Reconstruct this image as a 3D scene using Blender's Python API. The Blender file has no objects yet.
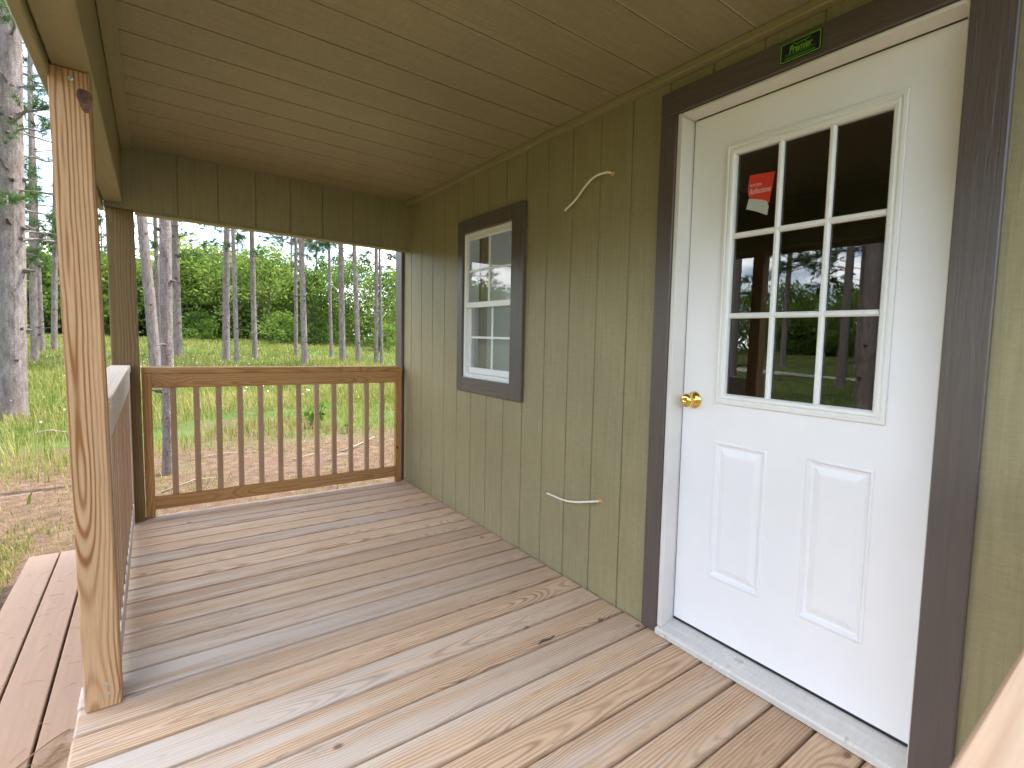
import bpy, math, random
import numpy as np
from mathutils import Vector, Matrix
random.seed(7)
RNG = np.random.default_rng(11)
scene = bpy.context.scene
COL = scene.collection

# ------------------------------------------------------------------ node helpers
class NT:
    def __init__(s, nt): s.nt = nt
    def n(s, t, **kw):
        nd = s.nt.nodes.new(t)
        for k, v in kw.items():
            if k.startswith('i_'):
                key = k[2:]
                key = int(key) if key.isdigit() else key.replace('_', ' ')
                nd.inputs[key].default_value = v
            else: setattr(nd, k, v)
        return nd
    def l(s, a, b): s.nt.links.new(a, b)
    def set(s, sock, v):
        if isinstance(v, bpy.types.NodeSocket): s.l(v, sock)
        else: sock.default_value = v
    def m(s, op, a, b=None, c=None, clamp=False):
        nd = s.n('ShaderNodeMath', operation=op, use_clamp=clamp)
        for i, v in enumerate((a, b, c)):
            if v is not None: s.set(nd.inputs[i], v)
        return nd.outputs[0]
    def comb(s, x, y, z=0.0):
        nd = s.n('ShaderNodeCombineXYZ')
        for i, v in enumerate((x, y, z)): s.set(nd.inputs[i], v)
        return nd.outputs[0]
    def noise(s, vec, scale=1.0, detail=2.0, rough=.5, dist=0.0):
        nd = s.n('ShaderNodeTexNoise')
        s.l(vec, nd.inputs['Vector'])
        nd.inputs['Scale'].default_value = scale; nd.inputs['Detail'].default_value = detail
        nd.inputs['Roughness'].default_value = rough; nd.inputs['Distortion'].default_value = dist
        return nd.outputs[0]
    def ramp(s, fac, stops, interp='LINEAR'):
        nd = s.n('ShaderNodeValToRGB'); s.l(fac, nd.inputs[0])
        cr = nd.color_ramp; cr.interpolation = interp
        while len(cr.elements) < len(stops): cr.elements.new(.5)
        for e, (p, c) in zip(cr.elements, stops):
            e.position = p; e.color = c if len(c) == 4 else (*c, 1)
        return nd.outputs[0]
    def rampv(s, fac, a, b):
        return s.n_map(fac, a, b)
    def n_map(s, v, a, b, c=0.0, d=1.0):
        nd = s.n('ShaderNodeMapRange'); nd.clamp = True
        s.l(v, nd.inputs[0])
        for i, x in zip((1, 2, 3, 4), (a, b, c, d)): s.set(nd.inputs[i], x)
        return nd.outputs[0]
    def mix(s, fac, a, b, blend='MIX'):
        nd = s.n('ShaderNodeMix', data_type='RGBA', blend_type=blend)
        s.set(nd.inputs[0], fac)
        for i, v in ((6, a), (7, b)):
            if isinstance(v, tuple) and len(v) == 3: v = (*v, 1)
            s.set(nd.inputs[i], v)
        return nd.outputs[2]
    def bump(s, h, strength=.5, dist=.01, normal=None):
        nd = s.n('ShaderNodeBump'); s.l(h, nd.inputs['Height'])
        nd.inputs['Strength'].default_value = strength; nd.inputs['Distance'].default_value = dist
        if normal is not None: s.l(normal, nd.inputs['Normal'])
        return nd.outputs[0]

def new_mat(name):
    m = bpy.data.materials.new(name); m.use_nodes = True
    nt = m.node_tree; nt.nodes.clear()
    t = NT(nt)
    out = t.n('ShaderNodeOutputMaterial')
    bs = t.n('ShaderNodeBsdfPrincipled')
    t.l(bs.outputs[0], out.inputs[0])
    return m, t, bs, out

def simple(name, col, rough=.6, metal=0.0, spec=.5):
    m, t, bs, out = new_mat(name)
    bs.inputs['Base Color'].default_value = (*col, 1)
    bs.inputs['Roughness'].default_value = rough
    bs.inputs['Metallic'].default_value = metal
    bs.inputs['Specular IOR Level'].default_value = spec
    return m

def wood(name, early, late, ring=.0115, knot=(.10, .045, .02), grey=0.0, greycol=(.36, .34, .32), contrast=1.0, var=.12, tilt=.26, rough=.75, fine=.14, knots=True, stain=0.0, weather=None, edge=None, wobble=.030, fib=420.0):
    m, t, bs, out = new_mat(name)
    uv = t.n('ShaderNodeUVMap', uv_map='grain').outputs[0]
    sx = t.n('ShaderNodeSeparateXYZ'); t.l(uv, sx.inputs[0]); u, v = sx.outputs[0], sx.outputs[1]
    bv = t.n('ShaderNodeUVMap', uv_map='ident').outputs[0]
    sb = t.n('ShaderNodeSeparateXYZ'); t.l(bv, sb.inputs[0]); bid = sb.outputs[0]
    o1 = t.m('MULTIPLY', bid, 37.1); o2 = t.m('MULTIPLY', bid, 91.7)
    d = t.noise(t.comb(t.m('ADD', t.m('MULTIPLY', u, .9), o1), o2), 1.0, 1.5, .45)
    d = t.m('MULTIPLY', t.m('SUBTRACT', d, .42), tilt)
    wob = t.noise(t.comb(t.m('ADD', t.m('MULTIPLY', u, 3.2), o2), t.m('ADD', t.m('MULTIPLY', v, 14.0), o1)), 1.0, 2.0, .5)
    wob = t.m('MULTIPLY', t.m('SUBTRACT', wob, .5), wobble)
    off = t.m('MULTIPLY', t.m('SUBTRACT', t.m('FRACT', t.m('MULTIPLY', bid, 53.3)), .5), .09)
    vv = t.m('ADD', t.m('ADD', v, off), wob)
    # knots bend the grain
    vor = t.n('ShaderNodeTexVoronoi', voronoi_dimensions='2D')
    t.l(t.comb(t.m('ADD', t.m('MULTIPLY', u, 1.5), t.m('MULTIPLY', bid, 19.0)), t.m('ADD', t.m('MULTIPLY', v, 1.9), t.m('MULTIPLY', bid, 7.7))), vor.inputs['Vector'])
    vor.inputs['Scale'].default_value = 1.0
    kd = vor.outputs['Distance']
    bend = t.n_map(kd, 0.0, .16, .022, 0.0)
    rho = t.m('SQRT', t.m('ADD', t.m('MULTIPLY', vv, vv), t.m('MULTIPLY', d, d)))
    rho = t.m('ADD', rho, bend)
    s = t.m('SINE', t.m('MULTIPLY', rho, 2 * math.pi / ring))
    s = t.m('ADD', t.m('MULTIPLY', s, .5), .5)
    amp = t.noise(t.comb(t.m('ADD', t.m('MULTIPLY', u, 1.4), o2), t.m('MULTIPLY', rho, 30.0)), 1.0, 2.0)
    lines = t.m('MULTIPLY', t.m('POWER', s, 2.2), t.n_map(amp, .3, .72, .2, 1.0))
    lines = t.m('MULTIPLY', lines, contrast, clamp=True)
    col = t.mix(lines, early, late)
    fibn = t.noise(t.comb(t.m('ADD', t.m('MULTIPLY', u, 9.0), o1), t.m('MULTIPLY', v, fib)), 1.0, 2.0, .6)
    col = t.mix(1.0, col, t.ramp(fibn, [(0.25, (1 - fine,) * 3), (.75, (1 + fine * .6,) * 3)]), 'MULTIPLY')
    bvv = t.m('FRACT', t.m('MULTIPLY', bid, 11.37))
    col = t.mix(1.0, col, t.ramp(bvv, [(0, (1 - var, 1 - var * 1.1, 1 - var * 1.25)), (1, (1 + var, 1 + var, 1 + var))]), 'MULTIPLY')
    if grey > 0:
        g1 = t.noise(t.comb(t.m('ADD', t.m('MULTIPLY', u, 1.3), o2), t.m('ADD', t.m('MULTIPLY', v, 16.0), o1)), 1.0, 3.0, .6)
        g2 = t.m('FRACT', t.m('MULTIPLY', bid, 29.7))
        gf = t.m('ADD', g1, t.m('MULTIPLY', t.m('SUBTRACT', g2, .5), .3))
        gf = t.m('MULTIPLY', t.n_map(gf, .40, .66), grey)
        if weather: gf = t.m('MULTIPLY', gf, t.n_map(u, weather[0], weather[1], .35, 1.15), clamp=True)
        col = t.mix(gf, col, greycol)
    if stain > 0:
        s1 = t.noise(t.comb(t.m('ADD', t.m('MULTIPLY', u, 7.0), o1), t.m('ADD', t.m('MULTIPLY', v, 40.0), o2)), 1.0, 4.0, .65)
        col = t.mix(t.m('MULTIPLY', t.n_map(s1, .62, .74), stain), col, (.16, .12, .085))
    if edge:
        en = t.noise(t.comb(t.m('ADD', t.m('MULTIPLY', u, 5.0), o1), o2), 1.0, 3.0, .6)
        ev = t.m('ABSOLUTE', t.m('SUBTRACT', v, .06))
        ef = t.m('MULTIPLY', t.n_map(ev, t.m('ADD', edge[0], t.m('MULTIPLY', t.m('SUBTRACT', en, .5), .008)), edge[1]), edge[2])
        col = t.mix(ef, col, (.22, .125, .062))
    if knots:
        pick = t.m('GREATER_THAN', t.n('ShaderNodeSeparateColor').outputs[0], .5)
        sc = t.nt.nodes[-1]
        sep = [x for x in t.nt.nodes if x.type == 'SEPARATE_COLOR'][-1]
        t.l(vor.outputs['Color'], sep.inputs[0])
        kf = t.m('MULTIPLY', t.n_map(kd, .012, .026, 1.0, 0.0), pick)
        col = t.mix(t.m('MULTIPLY', kf, .8), col, knot)
    t.l(col, bs.inputs['Base Color'])
    bs.inputs['Roughness'].default_value = rough
    bs.inputs['Specular IOR Level'].default_value = .3
    h = t.m('ADD', t.m('MULTIPLY', fibn, .6), t.m('MULTIPLY', lines, .5))
    t.l(t.bump(h, .35, .002), bs.inputs['Normal'])
    return m

def painted(name, col, rough=.55, axis='z', emboss=.5, var=.08, dirt=.0, spec=.35, ripple=.55, streak=.12):
    """painted embossed board, grain along the given object axis"""
    m, t, bs, out = new_mat(name)
    co = t.n('ShaderNodeTexCoord').outputs['Object']
    def sc(a, b, c):
        mp = t.n('ShaderNodeMapping'); t.l(co, mp.inputs[0]); mp.inputs['Scale'].default_value = (a, b, c); return mp.outputs[0]
    lo, hi = 4.0, 70.0
    S = {'z': (hi, hi, lo), 'x': (lo, hi, hi), 'y': (hi, lo, hi)}[axis]
    g = t.noise(sc(*S), 1.0, 3.0, .55, .6)
    S2 = {'z': (30, 22, 85), 'x': (85, 22, 30), 'y': (30, 85, 22)}[axis]
    g2 = t.noise(sc(*S2), 1.0, 2.0, .5, .8)
    big = t.noise(sc(1.1, 1.1, 1.1), 1.0, 3.0, .6)
    h = t.m('ADD', t.m('MULTIPLY', g, .7), t.m('MULTIPLY', g2, ripple))
    c = t.mix(1.0, col, t.ramp(big, [(.3, (1 - var,) * 3), (.7, (1 + var,) * 3)]), 'MULTIPLY')
    c = t.mix(1.0, c, t.ramp(h, [(.35, (1 - streak,) * 3), (.85, (1 + streak * .8,) * 3)]), 'MULTIPLY')
    if dirt:
        dn = t.noise(sc(9, 9, 9), 1.0, 5.0, .7)
        c = t.mix(t.m('MULTIPLY', t.n_map(dn, .60, .75), dirt), c, (.22, .19, .15))
    t.l(c, bs.inputs['Base Color'])
    bs.inputs['Roughness'].default_value = rough
    bs.inputs['Specular IOR Level'].default_value = spec
    t.l(t.bump(h, emboss, .004), bs.inputs['Normal'])
    return m

OLIVE = (.288, .246, .134)
M = {}
M['siding'] = painted('olive_siding', OLIVE, .5, 'z', .55, .09, .0, .35, .4, .17)
M['ceiling'] = painted('olive_ceiling', OLIVE, .45, 'x', .6, .08, .0, .4, .5, .17)
M['groove_pale'] = simple('pale_groove', (.52, .48, .36), .6)  # paler colour for the bottoms of the ceiling grooves
M['olive_trim'] = painted('olive_trim_paint', (.285, .246, .124), .5, 'y', .25)
M['brown'] = painted('brown_trim', (.108, .084, .072), .42, 'z', 1.0, .06, .0, .5, .12)
M['brown_h'] = painted('brown_trim_level', (.108, .084, .072), .42, 'y', .9, .06, .0, .5, .12)
def door_mat(name='white_door_paint', a=(.86, .845, .86), b=(.82, .81, .815), dirt=.28):
    m, t, bs, out = new_mat(name)
    co = t.n('ShaderNodeTexCoord').outputs['Object']
    n = t.noise(co, 3.0, 5.0, .65); n2 = t.noise(co, 34.0, 4.0, .7)
    c = t.mix(t.n_map(n, .35, .75), a, b)
    c = t.mix(t.m('MULTIPLY', t.n_map(n2, .66, .78), dirt), c, (.52, .49, .45))
    t.l(c, bs.inputs['Base Color']); bs.inputs['Roughness'].default_value = .36
    t.l(t.bump(n, .12, .006), bs.inputs['Normal'])
    return m
M['white'] = door_mat()
M['jamb'] = door_mat('white_jamb', (.74, .71, .67), (.66, .63, .59), .5)
M['sill'] = painted('pale_threshold', (.60, .57, .53), .5, 'y', .18, .08, .75)
M['vinyl'] = simple('white_vinyl', (.80, .79, .76), .35)
M['gasket'] = simple('black_gasket', (.012, .012, .014), .6)
M['brass'] = simple('polished_brass', (.83, .60, .17), .16, 1.0)
M['screw'] = simple('screw_metal', (.45, .44, .42), .4, .9)
M['deck'] = wood('deck_pine', (.57, .39, .25), (.27, .14, .068), .0108, (.13, .075, .04), .55, (.57, .525, .475), 1.0, .15, tilt=.30, stain=.7, fine=.27, wobble=.022, fib=300.0, weather=(-.1, -1.5), edge=(.0625, .068, .55))
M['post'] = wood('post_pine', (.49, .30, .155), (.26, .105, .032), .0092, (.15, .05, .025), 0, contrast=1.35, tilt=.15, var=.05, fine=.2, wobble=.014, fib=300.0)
M['post_far'] = wood('far_post_pine', (.185, .118, .048), (.085, .046, .018), .013, (.06, .028, .012), 0, (.35, .31, .25), contrast=.8, tilt=.2)  # darker than the near post, its shade painted into the colour
M['rail'] = wood('rail_pine', (.42, .22, .078), (.25, .11, .034), .013, (.07, .03, .012), .05, contrast=1.1, tilt=.2)
M['rail_grey'] = wood('weathered_rail_pine', (.56, .44, .33), (.40, .27, .16), .012, (.10, .05, .03), .55, (.50, .47, .43), contrast=.6, tilt=.2)
M['baluster'] = wood('baluster_pine', (.40, .24, .14), (.28, .145, .075), .012, (.06, .03, .02), .2, (.38, .30, .25), contrast=.55)
M['near_rail'] = wood('near_rail_pine', (.40, .268, .168), (.28, .16, .09), .015, (.12, .06, .04), .3, (.35, .30, .265), contrast=.8)
M['dark'] = simple('dark_joist', (.16, .09, .05), .9)
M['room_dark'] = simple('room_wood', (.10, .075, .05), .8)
M['room_pale'] = simple('room_board', (.72, .73, .72), .8)  # pale boards so the added back room looks brighter through the window
M['stud'] = wood('stud_pine', (.42, .24, .12), (.30, .14, .06), .014)
M['roof'] = painted('roof_metal', (.10, .075, .06), .5, 'x', .1)
M['cable'] = simple('cream_cable', (.78, .74, .62), .45)
M['copper'] = simple('orange_caulk', (.62, .26, .07), .6)
M['sticker_red'] = simple('red_sticker', (.62, .045, .03), .4)
M['paper'] = simple('peeled_paper', (.46, .47, .43), .5)
M['ink_white'] = simple('white_ink', (.75, .60, .56), .5)
M['plate_black'] = simple('black_plate', (.010, .011, .018), .3)
M['ink_green'] = simple('lime_ink', (.20, .50, .02), .4)
M['ink_green2'] = simple('green_ink', (.08, .28, .04), .4)
M['twig'] = simple('twig_bark', (.10, .07, .05), .9)
M['grey_twig'] = simple('weathered_branch', (.24, .19, .155), .9)
M['needle_tan'] = simple('dry_needles', (.36, .22, .11), .9)

def step_mat():
    m, t, bs, out = new_mat('composite_step')
    co = t.n('ShaderNodeTexCoord').outputs['Object']
    mp = t.n('ShaderNodeMapping'); t.l(co, mp.inputs[0]); mp.inputs['Scale'].default_value = (60, 3, 60)
    a = t.noise(mp.outputs[0], 1.0, 3.0, .6); b = t.noise(co, 5.0, 5.0, .7)
    c = t.mix(1.0, (.40, .245, .150), t.ramp(a, [(.3, (.92,) * 3), (.7, (1.05,) * 3)]), 'MULTIPLY')
    c = t.mix(t.m('MULTIPLY', t.n_map(b, .56, .78), .35), c, (.33, .23, .17))
    t.l(c, bs.inputs['Base Color']); bs.inputs['Roughness'].default_value = .7
    t.l(t.bump(a, .15, .002), bs.inputs['Normal'])
    return m
M['step'] = step_mat()

def glass_mat(name='window_glass', refl=1.0, film=0.0):
    m, t, bs, out = new_mat(name)
    t.nt.nodes.remove(bs)
    tr = t.n('ShaderNodeBsdfTransparent'); tr.inputs[0].default_value = (.80, .83, .82, 1)
    gl = t.n('ShaderNodeBsdfGlossy'); gl.inputs['Roughness'].default_value = .0; gl.inputs[0].default_value = (1, 1, 1, 1)
    fr = t.n('ShaderNodeFresnel'); fr.inputs[0].default_value = 1.5
    f = t.m('MULTIPLY', fr.outputs[0], 2.3 * refl, clamp=True)
    mx = t.n('ShaderNodeMixShader'); t.l(f, mx.inputs[0]); t.l(tr.outputs[0], mx.inputs[1]); t.l(gl.outputs[0], mx.inputs[2])
    if film > 0:
        df = t.n('ShaderNodeBsdfDiffuse'); df.inputs[0].default_value = (.62, .64, .62, 1)
        m2 = t.n('ShaderNodeMixShader'); m2.inputs[0].default_value = film
        t.l(mx.outputs[0], m2.inputs[1]); t.l(df.outputs[0], m2.inputs[2]); mx = m2
    t.l(mx.outputs[0], out.inputs[0])
    return m
M['glass'] = glass_mat()
M['glass_win'] = glass_mat('small_window_glass', .38, .10)
def screen_mat():
    m, t, bs, out = new_mat('insect_screen')
    tr = t.n('ShaderNodeBsdfTransparent'); df = t.n('ShaderNodeBsdfDiffuse'); df.inputs[0].default_value = (.30, .31, .31, 1)
    mx = t.n('ShaderNodeMixShader'); mx.inputs[0].default_value = .42
    t.l(tr.outputs[0], mx.inputs[1]); t.l(df.outputs[0], mx.inputs[2]); t.l(mx.outputs[0], out.inputs[0])
    return m
M['screen'] = screen_mat()

def bark_mat(name, c1, c2):
    m, t, bs, out = new_mat(name)
    co = t.n('ShaderNodeTexCoord').outputs['Object']
    def sc(a, b, c):
        mp = t.n('ShaderNodeMapping'); t.l(co, mp.inputs[0]); mp.inputs['Scale'].default_value = (a, b, c); return mp.outputs[0]
    v = t.n('ShaderNodeTexVoronoi', feature='DISTANCE_TO_EDGE'); t.l(sc(26, 26, 7), v.inputs['Vector'])
    cr = t.n_map(v.outputs['Distance'], .0, .16)
    n1 = t.noise(sc(16, 16, 5), 1.0, 5.0, .65); n2 = t.noise(sc(2, 2, .7), 1.0, 3.0)
    c = t.mix(t.n_map(n1, .3, .7), c1, c2)
    c = t.mix(t.m('MULTIPLY', t.n_map(n2, .45, .7), .4), c, (.24, .15, .11))
    c = t.mix(t.m('MULTIPLY', t.m('SUBTRACT', 1.0, cr), .55), c, (.07, .05, .045))
    t.l(c, bs.inputs['Base Color']); bs.inputs['Roughness'].default_value = .9; bs.inputs['Specular IOR Level'].default_value = .15
    t.l(t.bump(t.m('ADD', cr, n1), .8, .03), bs.inputs['Normal'])
    return m
M['bark'] = bark_mat('pine_bark', (.17, .132, .115), (.44, .37, .335))
M['scar'] = simple('dark_branch_scar', (.085, .06, .05), .95)
M['bark_dark'] = bark_mat('broadleaf_bark', (.10, .08, .06), (.17, .14, .11))

def leaf_mat(name, stops, trans=.45, rnd=.35):
    m, t, bs, out = new_mat(name)
    t.nt.nodes.remove(bs)
    oi = t.n('ShaderNodeObjectInfo')
    geo = t.n('ShaderNodeNewGeometry')
    at = t.n('ShaderNodeAttribute', attribute_name='tint')
    n1 = t.noise(geo.outputs['Position'], .55, 2.0)
    f = t.m('ADD', t.m('MULTIPLY', at.outputs['Fac'], .55), t.m('ADD', t.m('MULTIPLY', n1, .45), t.m('MULTIPLY', t.m('SUBTRACT', oi.outputs['Random'], .5), rnd)))
    c = t.ramp(f, stops)
    df = t.n('ShaderNodeBsdfDiffuse'); tl = t.n('ShaderNodeBsdfTranslucent')
    t.l(c, df.inputs[0])
    c2 = t.mix(1.0, c, (1.1, 1.16, .62), 'MULTIPLY'); t.l(c2, tl.inputs[0])
    mx = t.n('ShaderNodeMixShader'); mx.inputs[0].default_value = trans
    t.l(df.outputs[0], mx.inputs[1]); t.l(tl.outputs[0], mx.inputs[2])
    t.l(mx.outputs[0], out.inputs[0])
    return m
M['leaf'] = leaf_mat('broad_leaves', [(.13, (.018, .036, .011)), (.40, (.07, .12, .028)), (.70, (.155, .215, .055)), (1.0, (.27, .32, .10))])
M['needles'] = leaf_mat('pine_needles_live', [(.1, (.025, .05, .02)), (.5, (.05, .095, .035)), (.9, (.095, .15, .05))], .25)
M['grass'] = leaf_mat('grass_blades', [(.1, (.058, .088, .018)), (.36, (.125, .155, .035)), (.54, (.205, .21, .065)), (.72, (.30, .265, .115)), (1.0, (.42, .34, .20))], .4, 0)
M['weed'] = leaf_mat('weed_leaves', [(.1, (.06, .12, .025)), (.6, (.12, .19, .04)), (1.0, (.22, .28, .07))], .4)

# ------------------------------------------------------------------ mesh builder
class MB:
    """collects boxes and polygons; wood boxes carry UV maps 'grain' and 'ident'"""
    def __init__(s): s.v = []; s.f = []; s.g = []; s.i = []; s.mi = []; s.cur = 0
    def quad(s, pts, uv=None, bid=0.0):
        b = len(s.v); s.v += [tuple(p) for p in pts]
        s.f.append(tuple(range(b, b + len(pts)))); s.g.append(uv or [(0, 0)] * len(pts)); s.i.append(bid); s.mi.append(s.cur)
    def box(s, lo, hi, axis=0, ch=0.0, bid=None, skip=()):
        lo = list(lo); hi = list(hi)
        for k in range(3):
            if lo[k] > hi[k]: lo[k], hi[k] = hi[k], lo[k]
        bid = random.random() if bid is None else bid
        c = min(ch, min(hi[k] - lo[k] for k in range(3)) * .4)
        cen = [(lo[k] + hi[k]) / 2 for k in range(3)]
        def P(sg, full):   # corner vertex lying on the face 'full'
            return tuple((hi[k] if sg[k] > 0 else lo[k]) - (0 if (k == full or c == 0) else sg[k] * c) for k in range(3))
        def UV(p, ax):
            o = [k for k in range(3) if k != ax]
            a = axis if axis in o else o[0]
            b = [k for k in o if k != a][0]
            if ax == axis: return ((p[o[0]] - cen[o[0]]) * .3, (p[o[1]] - cen[o[1]]))
            return (p[a], p[b] - cen[b] + (.03 * ax))
        for ax in range(3):
            o = [k for k in range(3) if k != ax]
            for sgn in (-1, 1):
                pts = []
                for a, b in ((-1, -1), (1, -1), (1, 1), (-1, 1)):
                    sg = [0, 0, 0]; sg[ax] = sgn; sg[o[0]] = a; sg[o[1]] = b
                    pts.append(P(sg, ax))
                flip = (sgn > 0) == (ax == 1)
                if flip: pts.reverse()
                s.quad(pts, [UV(p, ax) for p in pts], bid)
        if c > 0:
            for ax in range(3):      # edges parallel to ax
                o = [k for k in range(3) if k != ax]
                for a in (-1, 1):
                    for b in (-1, 1):
                        e = []
                        for q, full in ((-1, o[0]), (1, o[0]), (1, o[1]), (-1, o[1])):
                            sg = [0, 0, 0]; sg[ax] = q; sg[o[0]] = a; sg[o[1]] = b
                            e.append(P(sg, full))
                        nrm = Vector((0, 0, 0)); nrm[o[0]] = a; nrm[o[1]] = b
                        n2 = (Vector(e[1]) - Vector(e[0])).cross(Vector(e[2]) - Vector(e[1]))
                        if n2.dot(nrm) < 0: e.reverse()
                        s.quad(e, [UV(p, o[1]) for p in e], bid)
            for a in (-1, 1):
                for b in (-1, 1):
                    for d in (-1, 1):
                        sg = (a, b, d); e = [P(sg, 0), P(sg, 1), P(sg, 2)]
                        n2 = (Vector(e[1]) - Vector(e[0])).cross(Vector(e[2]) - Vector(e[1]))
                        if n2.dot(Vector(sg)) < 0: e.reverse()
                        s.quad(e, [(0, 0)] * 3, bid)
    def tube(s, pts, rad, n=8, cap=True):
        pts = [Vector(p) for p in pts]
        if not hasattr(rad, '__len__'): rad = [rad] * len(pts)
        base = len(s.v); ref = None
        for k, p in enumerate(pts):
            d = (pts[min(k + 1, len(pts) - 1)] - pts[max(k - 1, 0)]).normalized()
            if ref is None: ref = d.orthogonal().normalized()
            ref = (ref - d * ref.dot(d)).normalized(); q = d.cross(ref)
            for j in range(n):
                a = 2 * math.pi * j / n
                s.v.append(tuple(p + (ref * math.cos(a) + q * math.sin(a)) * rad[k]))
        for k in range(len(pts) - 1):
            for j in range(n):
                a = base + k * n + j; b = base + k * n + (j + 1) % n
                s.f.append((a, b, b + n, a + n)); s.g.append([(0, 0)] * 4); s.i.append(0); s.mi.append(s.cur)
        if cap:
            for off, rv in ((0, True), ((len(pts) - 1) * n, False)):
                r = list(range(base + off, base + off + n)); r = r[::-1] if rv else r
                s.f.append(tuple(r)); s.g.append([(0, 0)] * n); s.i.append(0); s.mi.append(s.cur)
    def lathe(s, origin, axis, prof, n=28):
        """prof: list of (distance along axis, radius)"""
        ax = Vector(axis).normalized(); r0 = ax.orthogonal().normalized(); r1 = ax.cross(r0); o = Vector(origin)
        base = len(s.v)
        for h, r in prof:
            for j in range(n):
                a = 2 * math.pi * j / n
                s.v.append(tuple(o + ax * h + (r0 * math.cos(a) + r1 * math.sin(a)) * max(r, 1e-5)))
        for k in range(len(prof) - 1):
            for j in range(n):
                a = base + k * n + j; b = base + k * n + (j + 1) % n
                s.f.append((a, b, b + n, a + n)); s.g.append([(0, 0)] * 4); s.i.append(0); s.mi.append(s.cur)
    def build(s, name, mats, parent=None, loc=None, smooth=False):
        loc = Vector(loc) if loc is not None else (Vector(parent.get('_o', (0, 0, 0))) if parent else Vector((0, 0, 0)))
        me = bpy.data.meshes.new(name)
        me.from_pydata([tuple(Vector(p) - loc) for p in s.v], [], s.f)
        g = me.uv_layers.new(name='grain'); i = me.uv_layers.new(name='ident')
        gg = np.array([c for uv in s.g for c in uv], dtype=np.float32).ravel()
        ii = np.array([(b, b) for uv, b in zip(s.g, s.i) for _ in uv], dtype=np.float32).ravel()
        g.data.foreach_set('uv', gg); i.data.foreach_set('uv', ii)
        mats = mats if isinstance(mats, (list, tuple)) else [mats]
        for m in mats: me.materials.append(m)
        me.polygons.foreach_set('material_index', s.mi)
        if smooth: me.polygons.foreach_set('use_smooth', [True] * len(s.f))
        me.update()
        o = bpy.data.objects.new(name, me); COL.objects.link(o)
        if parent: o.parent = parent
        else: o.location = loc
        o['_o'] = tuple(loc)
        return o

def tag(o, label=None, cat=None, group=None, kind=None):
    if label: o['label'] = label
    if cat: o['category'] = cat
    if group: o['group'] = group
    if kind: o['kind'] = kind
    return o
def empty(name, loc, label, cat, group=None):
    o = bpy.data.objects.new(name, None); COL.objects.link(o); o.location = loc; o['_o'] = tuple(loc)
    o.empty_display_size = .1
    return tag(o, label, cat, group)
def one(name, fn, mat, parent=None, loc=None, smooth=False):
    b = MB(); fn(b); return b.build(name, mat, parent, loc, smooth)

def sheet(b, fn, scuts, tcuts, depth, hole, bev=.0025, gmat=False):
    """grooved sheet: cells between the cuts, depth(s) below the surface, hole(s,t) leaves a cell out; fn(s,t,d)->xyz"""
    S = sorted(set(round(x, 5) for x in scuts)); T = sorted(set(round(x, 5) for x in tcuts))
    for k in range(len(S) - 1):
        a0, a1 = S[k], S[k + 1]; d = depth((a0 + a1) / 2); e0, e1 = (a0 + bev, a1 - bev) if d > 0 else (a0, a1)
        for q in range(len(T) - 1):
            b0, b1 = T[q], T[q + 1]
            if hole((a0 + a1) / 2, (b0 + b1) / 2): continue
            b.cur = 1 if (gmat and d > 0) else 0
            b.quad([fn(e0, b0, d), fn(e1, b0, d), fn(e1, b1, d), fn(e0, b1, d)])
            b.cur = 0
            if k + 1 < len(S) - 1:
                d2 = depth((S[k + 1] + S[k + 2]) / 2)
                if d2 != d:
                    o = bev if d2 > d else -bev
                    b.quad([fn(a1, b0, d), fn(a1 + (o if d2 > d else 0) , b0, d2), fn(a1 + (o if d2 > d else 0), b1, d2), fn(a1, b1, d)] if d2 > d else [fn(a1 - bev, b0, d), fn(a1, b0, d2), fn(a1, b1, d2), fn(a1 - bev, b1, d)])

GZ = -.35
# ------------------------------------------------------------------ CABIN
cab = empty('cabin', (0, 2.1, GZ), 'olive green sided cabin with white half glass door, brown trim and roofed porch', 'cabin')
DY0, DY1, DZ0, DZ1 = .43, 1.372, .0, 2.037          # door opening
WY0, WY1, WZ0, WZ1 = 2.545, 3.15, .914, 1.828        # window opening
YE0, YE1 = -.04, 4.36                                 # cabin ends
gro = [1.624 + .2038 * k for k in range(-9, 13)]
def grcuts(gs, w): return [x for g in gs for x in (g - w / 2, g + w / 2)]
def indepth(gs, w, dep): return lambda s: dep if any(abs(s - g) < w / 2 for g in gs) else 0.0
def infront(s, t):
    return (DY0 < s < DY1 and t < DZ1) or (WY0 < s < WY1 and WZ0 < t < WZ1)
def wall_fn(b):
    gs = [g for g in gro if YE0 + .02 < g < YE1 - .02]
    sheet(b, lambda s, t, d: (d, s, t), grcuts(gs, .010) + [YE0, YE1, DY0, DY1, WY0, WY1], [-.2, 0, DZ1, WZ0, WZ1, 2.3], indepth(gs, .010, .006), infront)
    sheet(b, lambda s, t, d: (.115, s, t), [YE0, YE1, DY0, DY1, WY0, WY1], [-.2, 0, DZ1, WZ0, WZ1, 2.3], lambda s: 0, infront)
wall = one('front_wall', wall_fn, M['siding'], cab)
for ye in (YE0, YE1):
    one('end_wall', lambda b: b.quad([(.0, ye, -.2), (3.3, ye, -.2), (3.3, ye, 2.3), (1.65, ye, 3.1), (.0, ye, 2.3)]), M['siding'], cab)
def rear_fn(b):
    sheet(b, lambda s, t, d: (3.3, s, t), [YE0, YE1, 2.4, 4.0], [-.2, .5, 2.0, 2.3], lambda s: 0, lambda s, t: 2.4 < s < 4.0 and .5 < t < 2.0)  # opening added in the unseen rear wall to let daylight into the back room
one('rear_wall', rear_fn, M['siding'], cab)
one('inner_floor', lambda b: b.box((.12, YE0 + .01, -.12), (3.29, 2.2, -.02)), M['room_dark'], cab)
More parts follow.
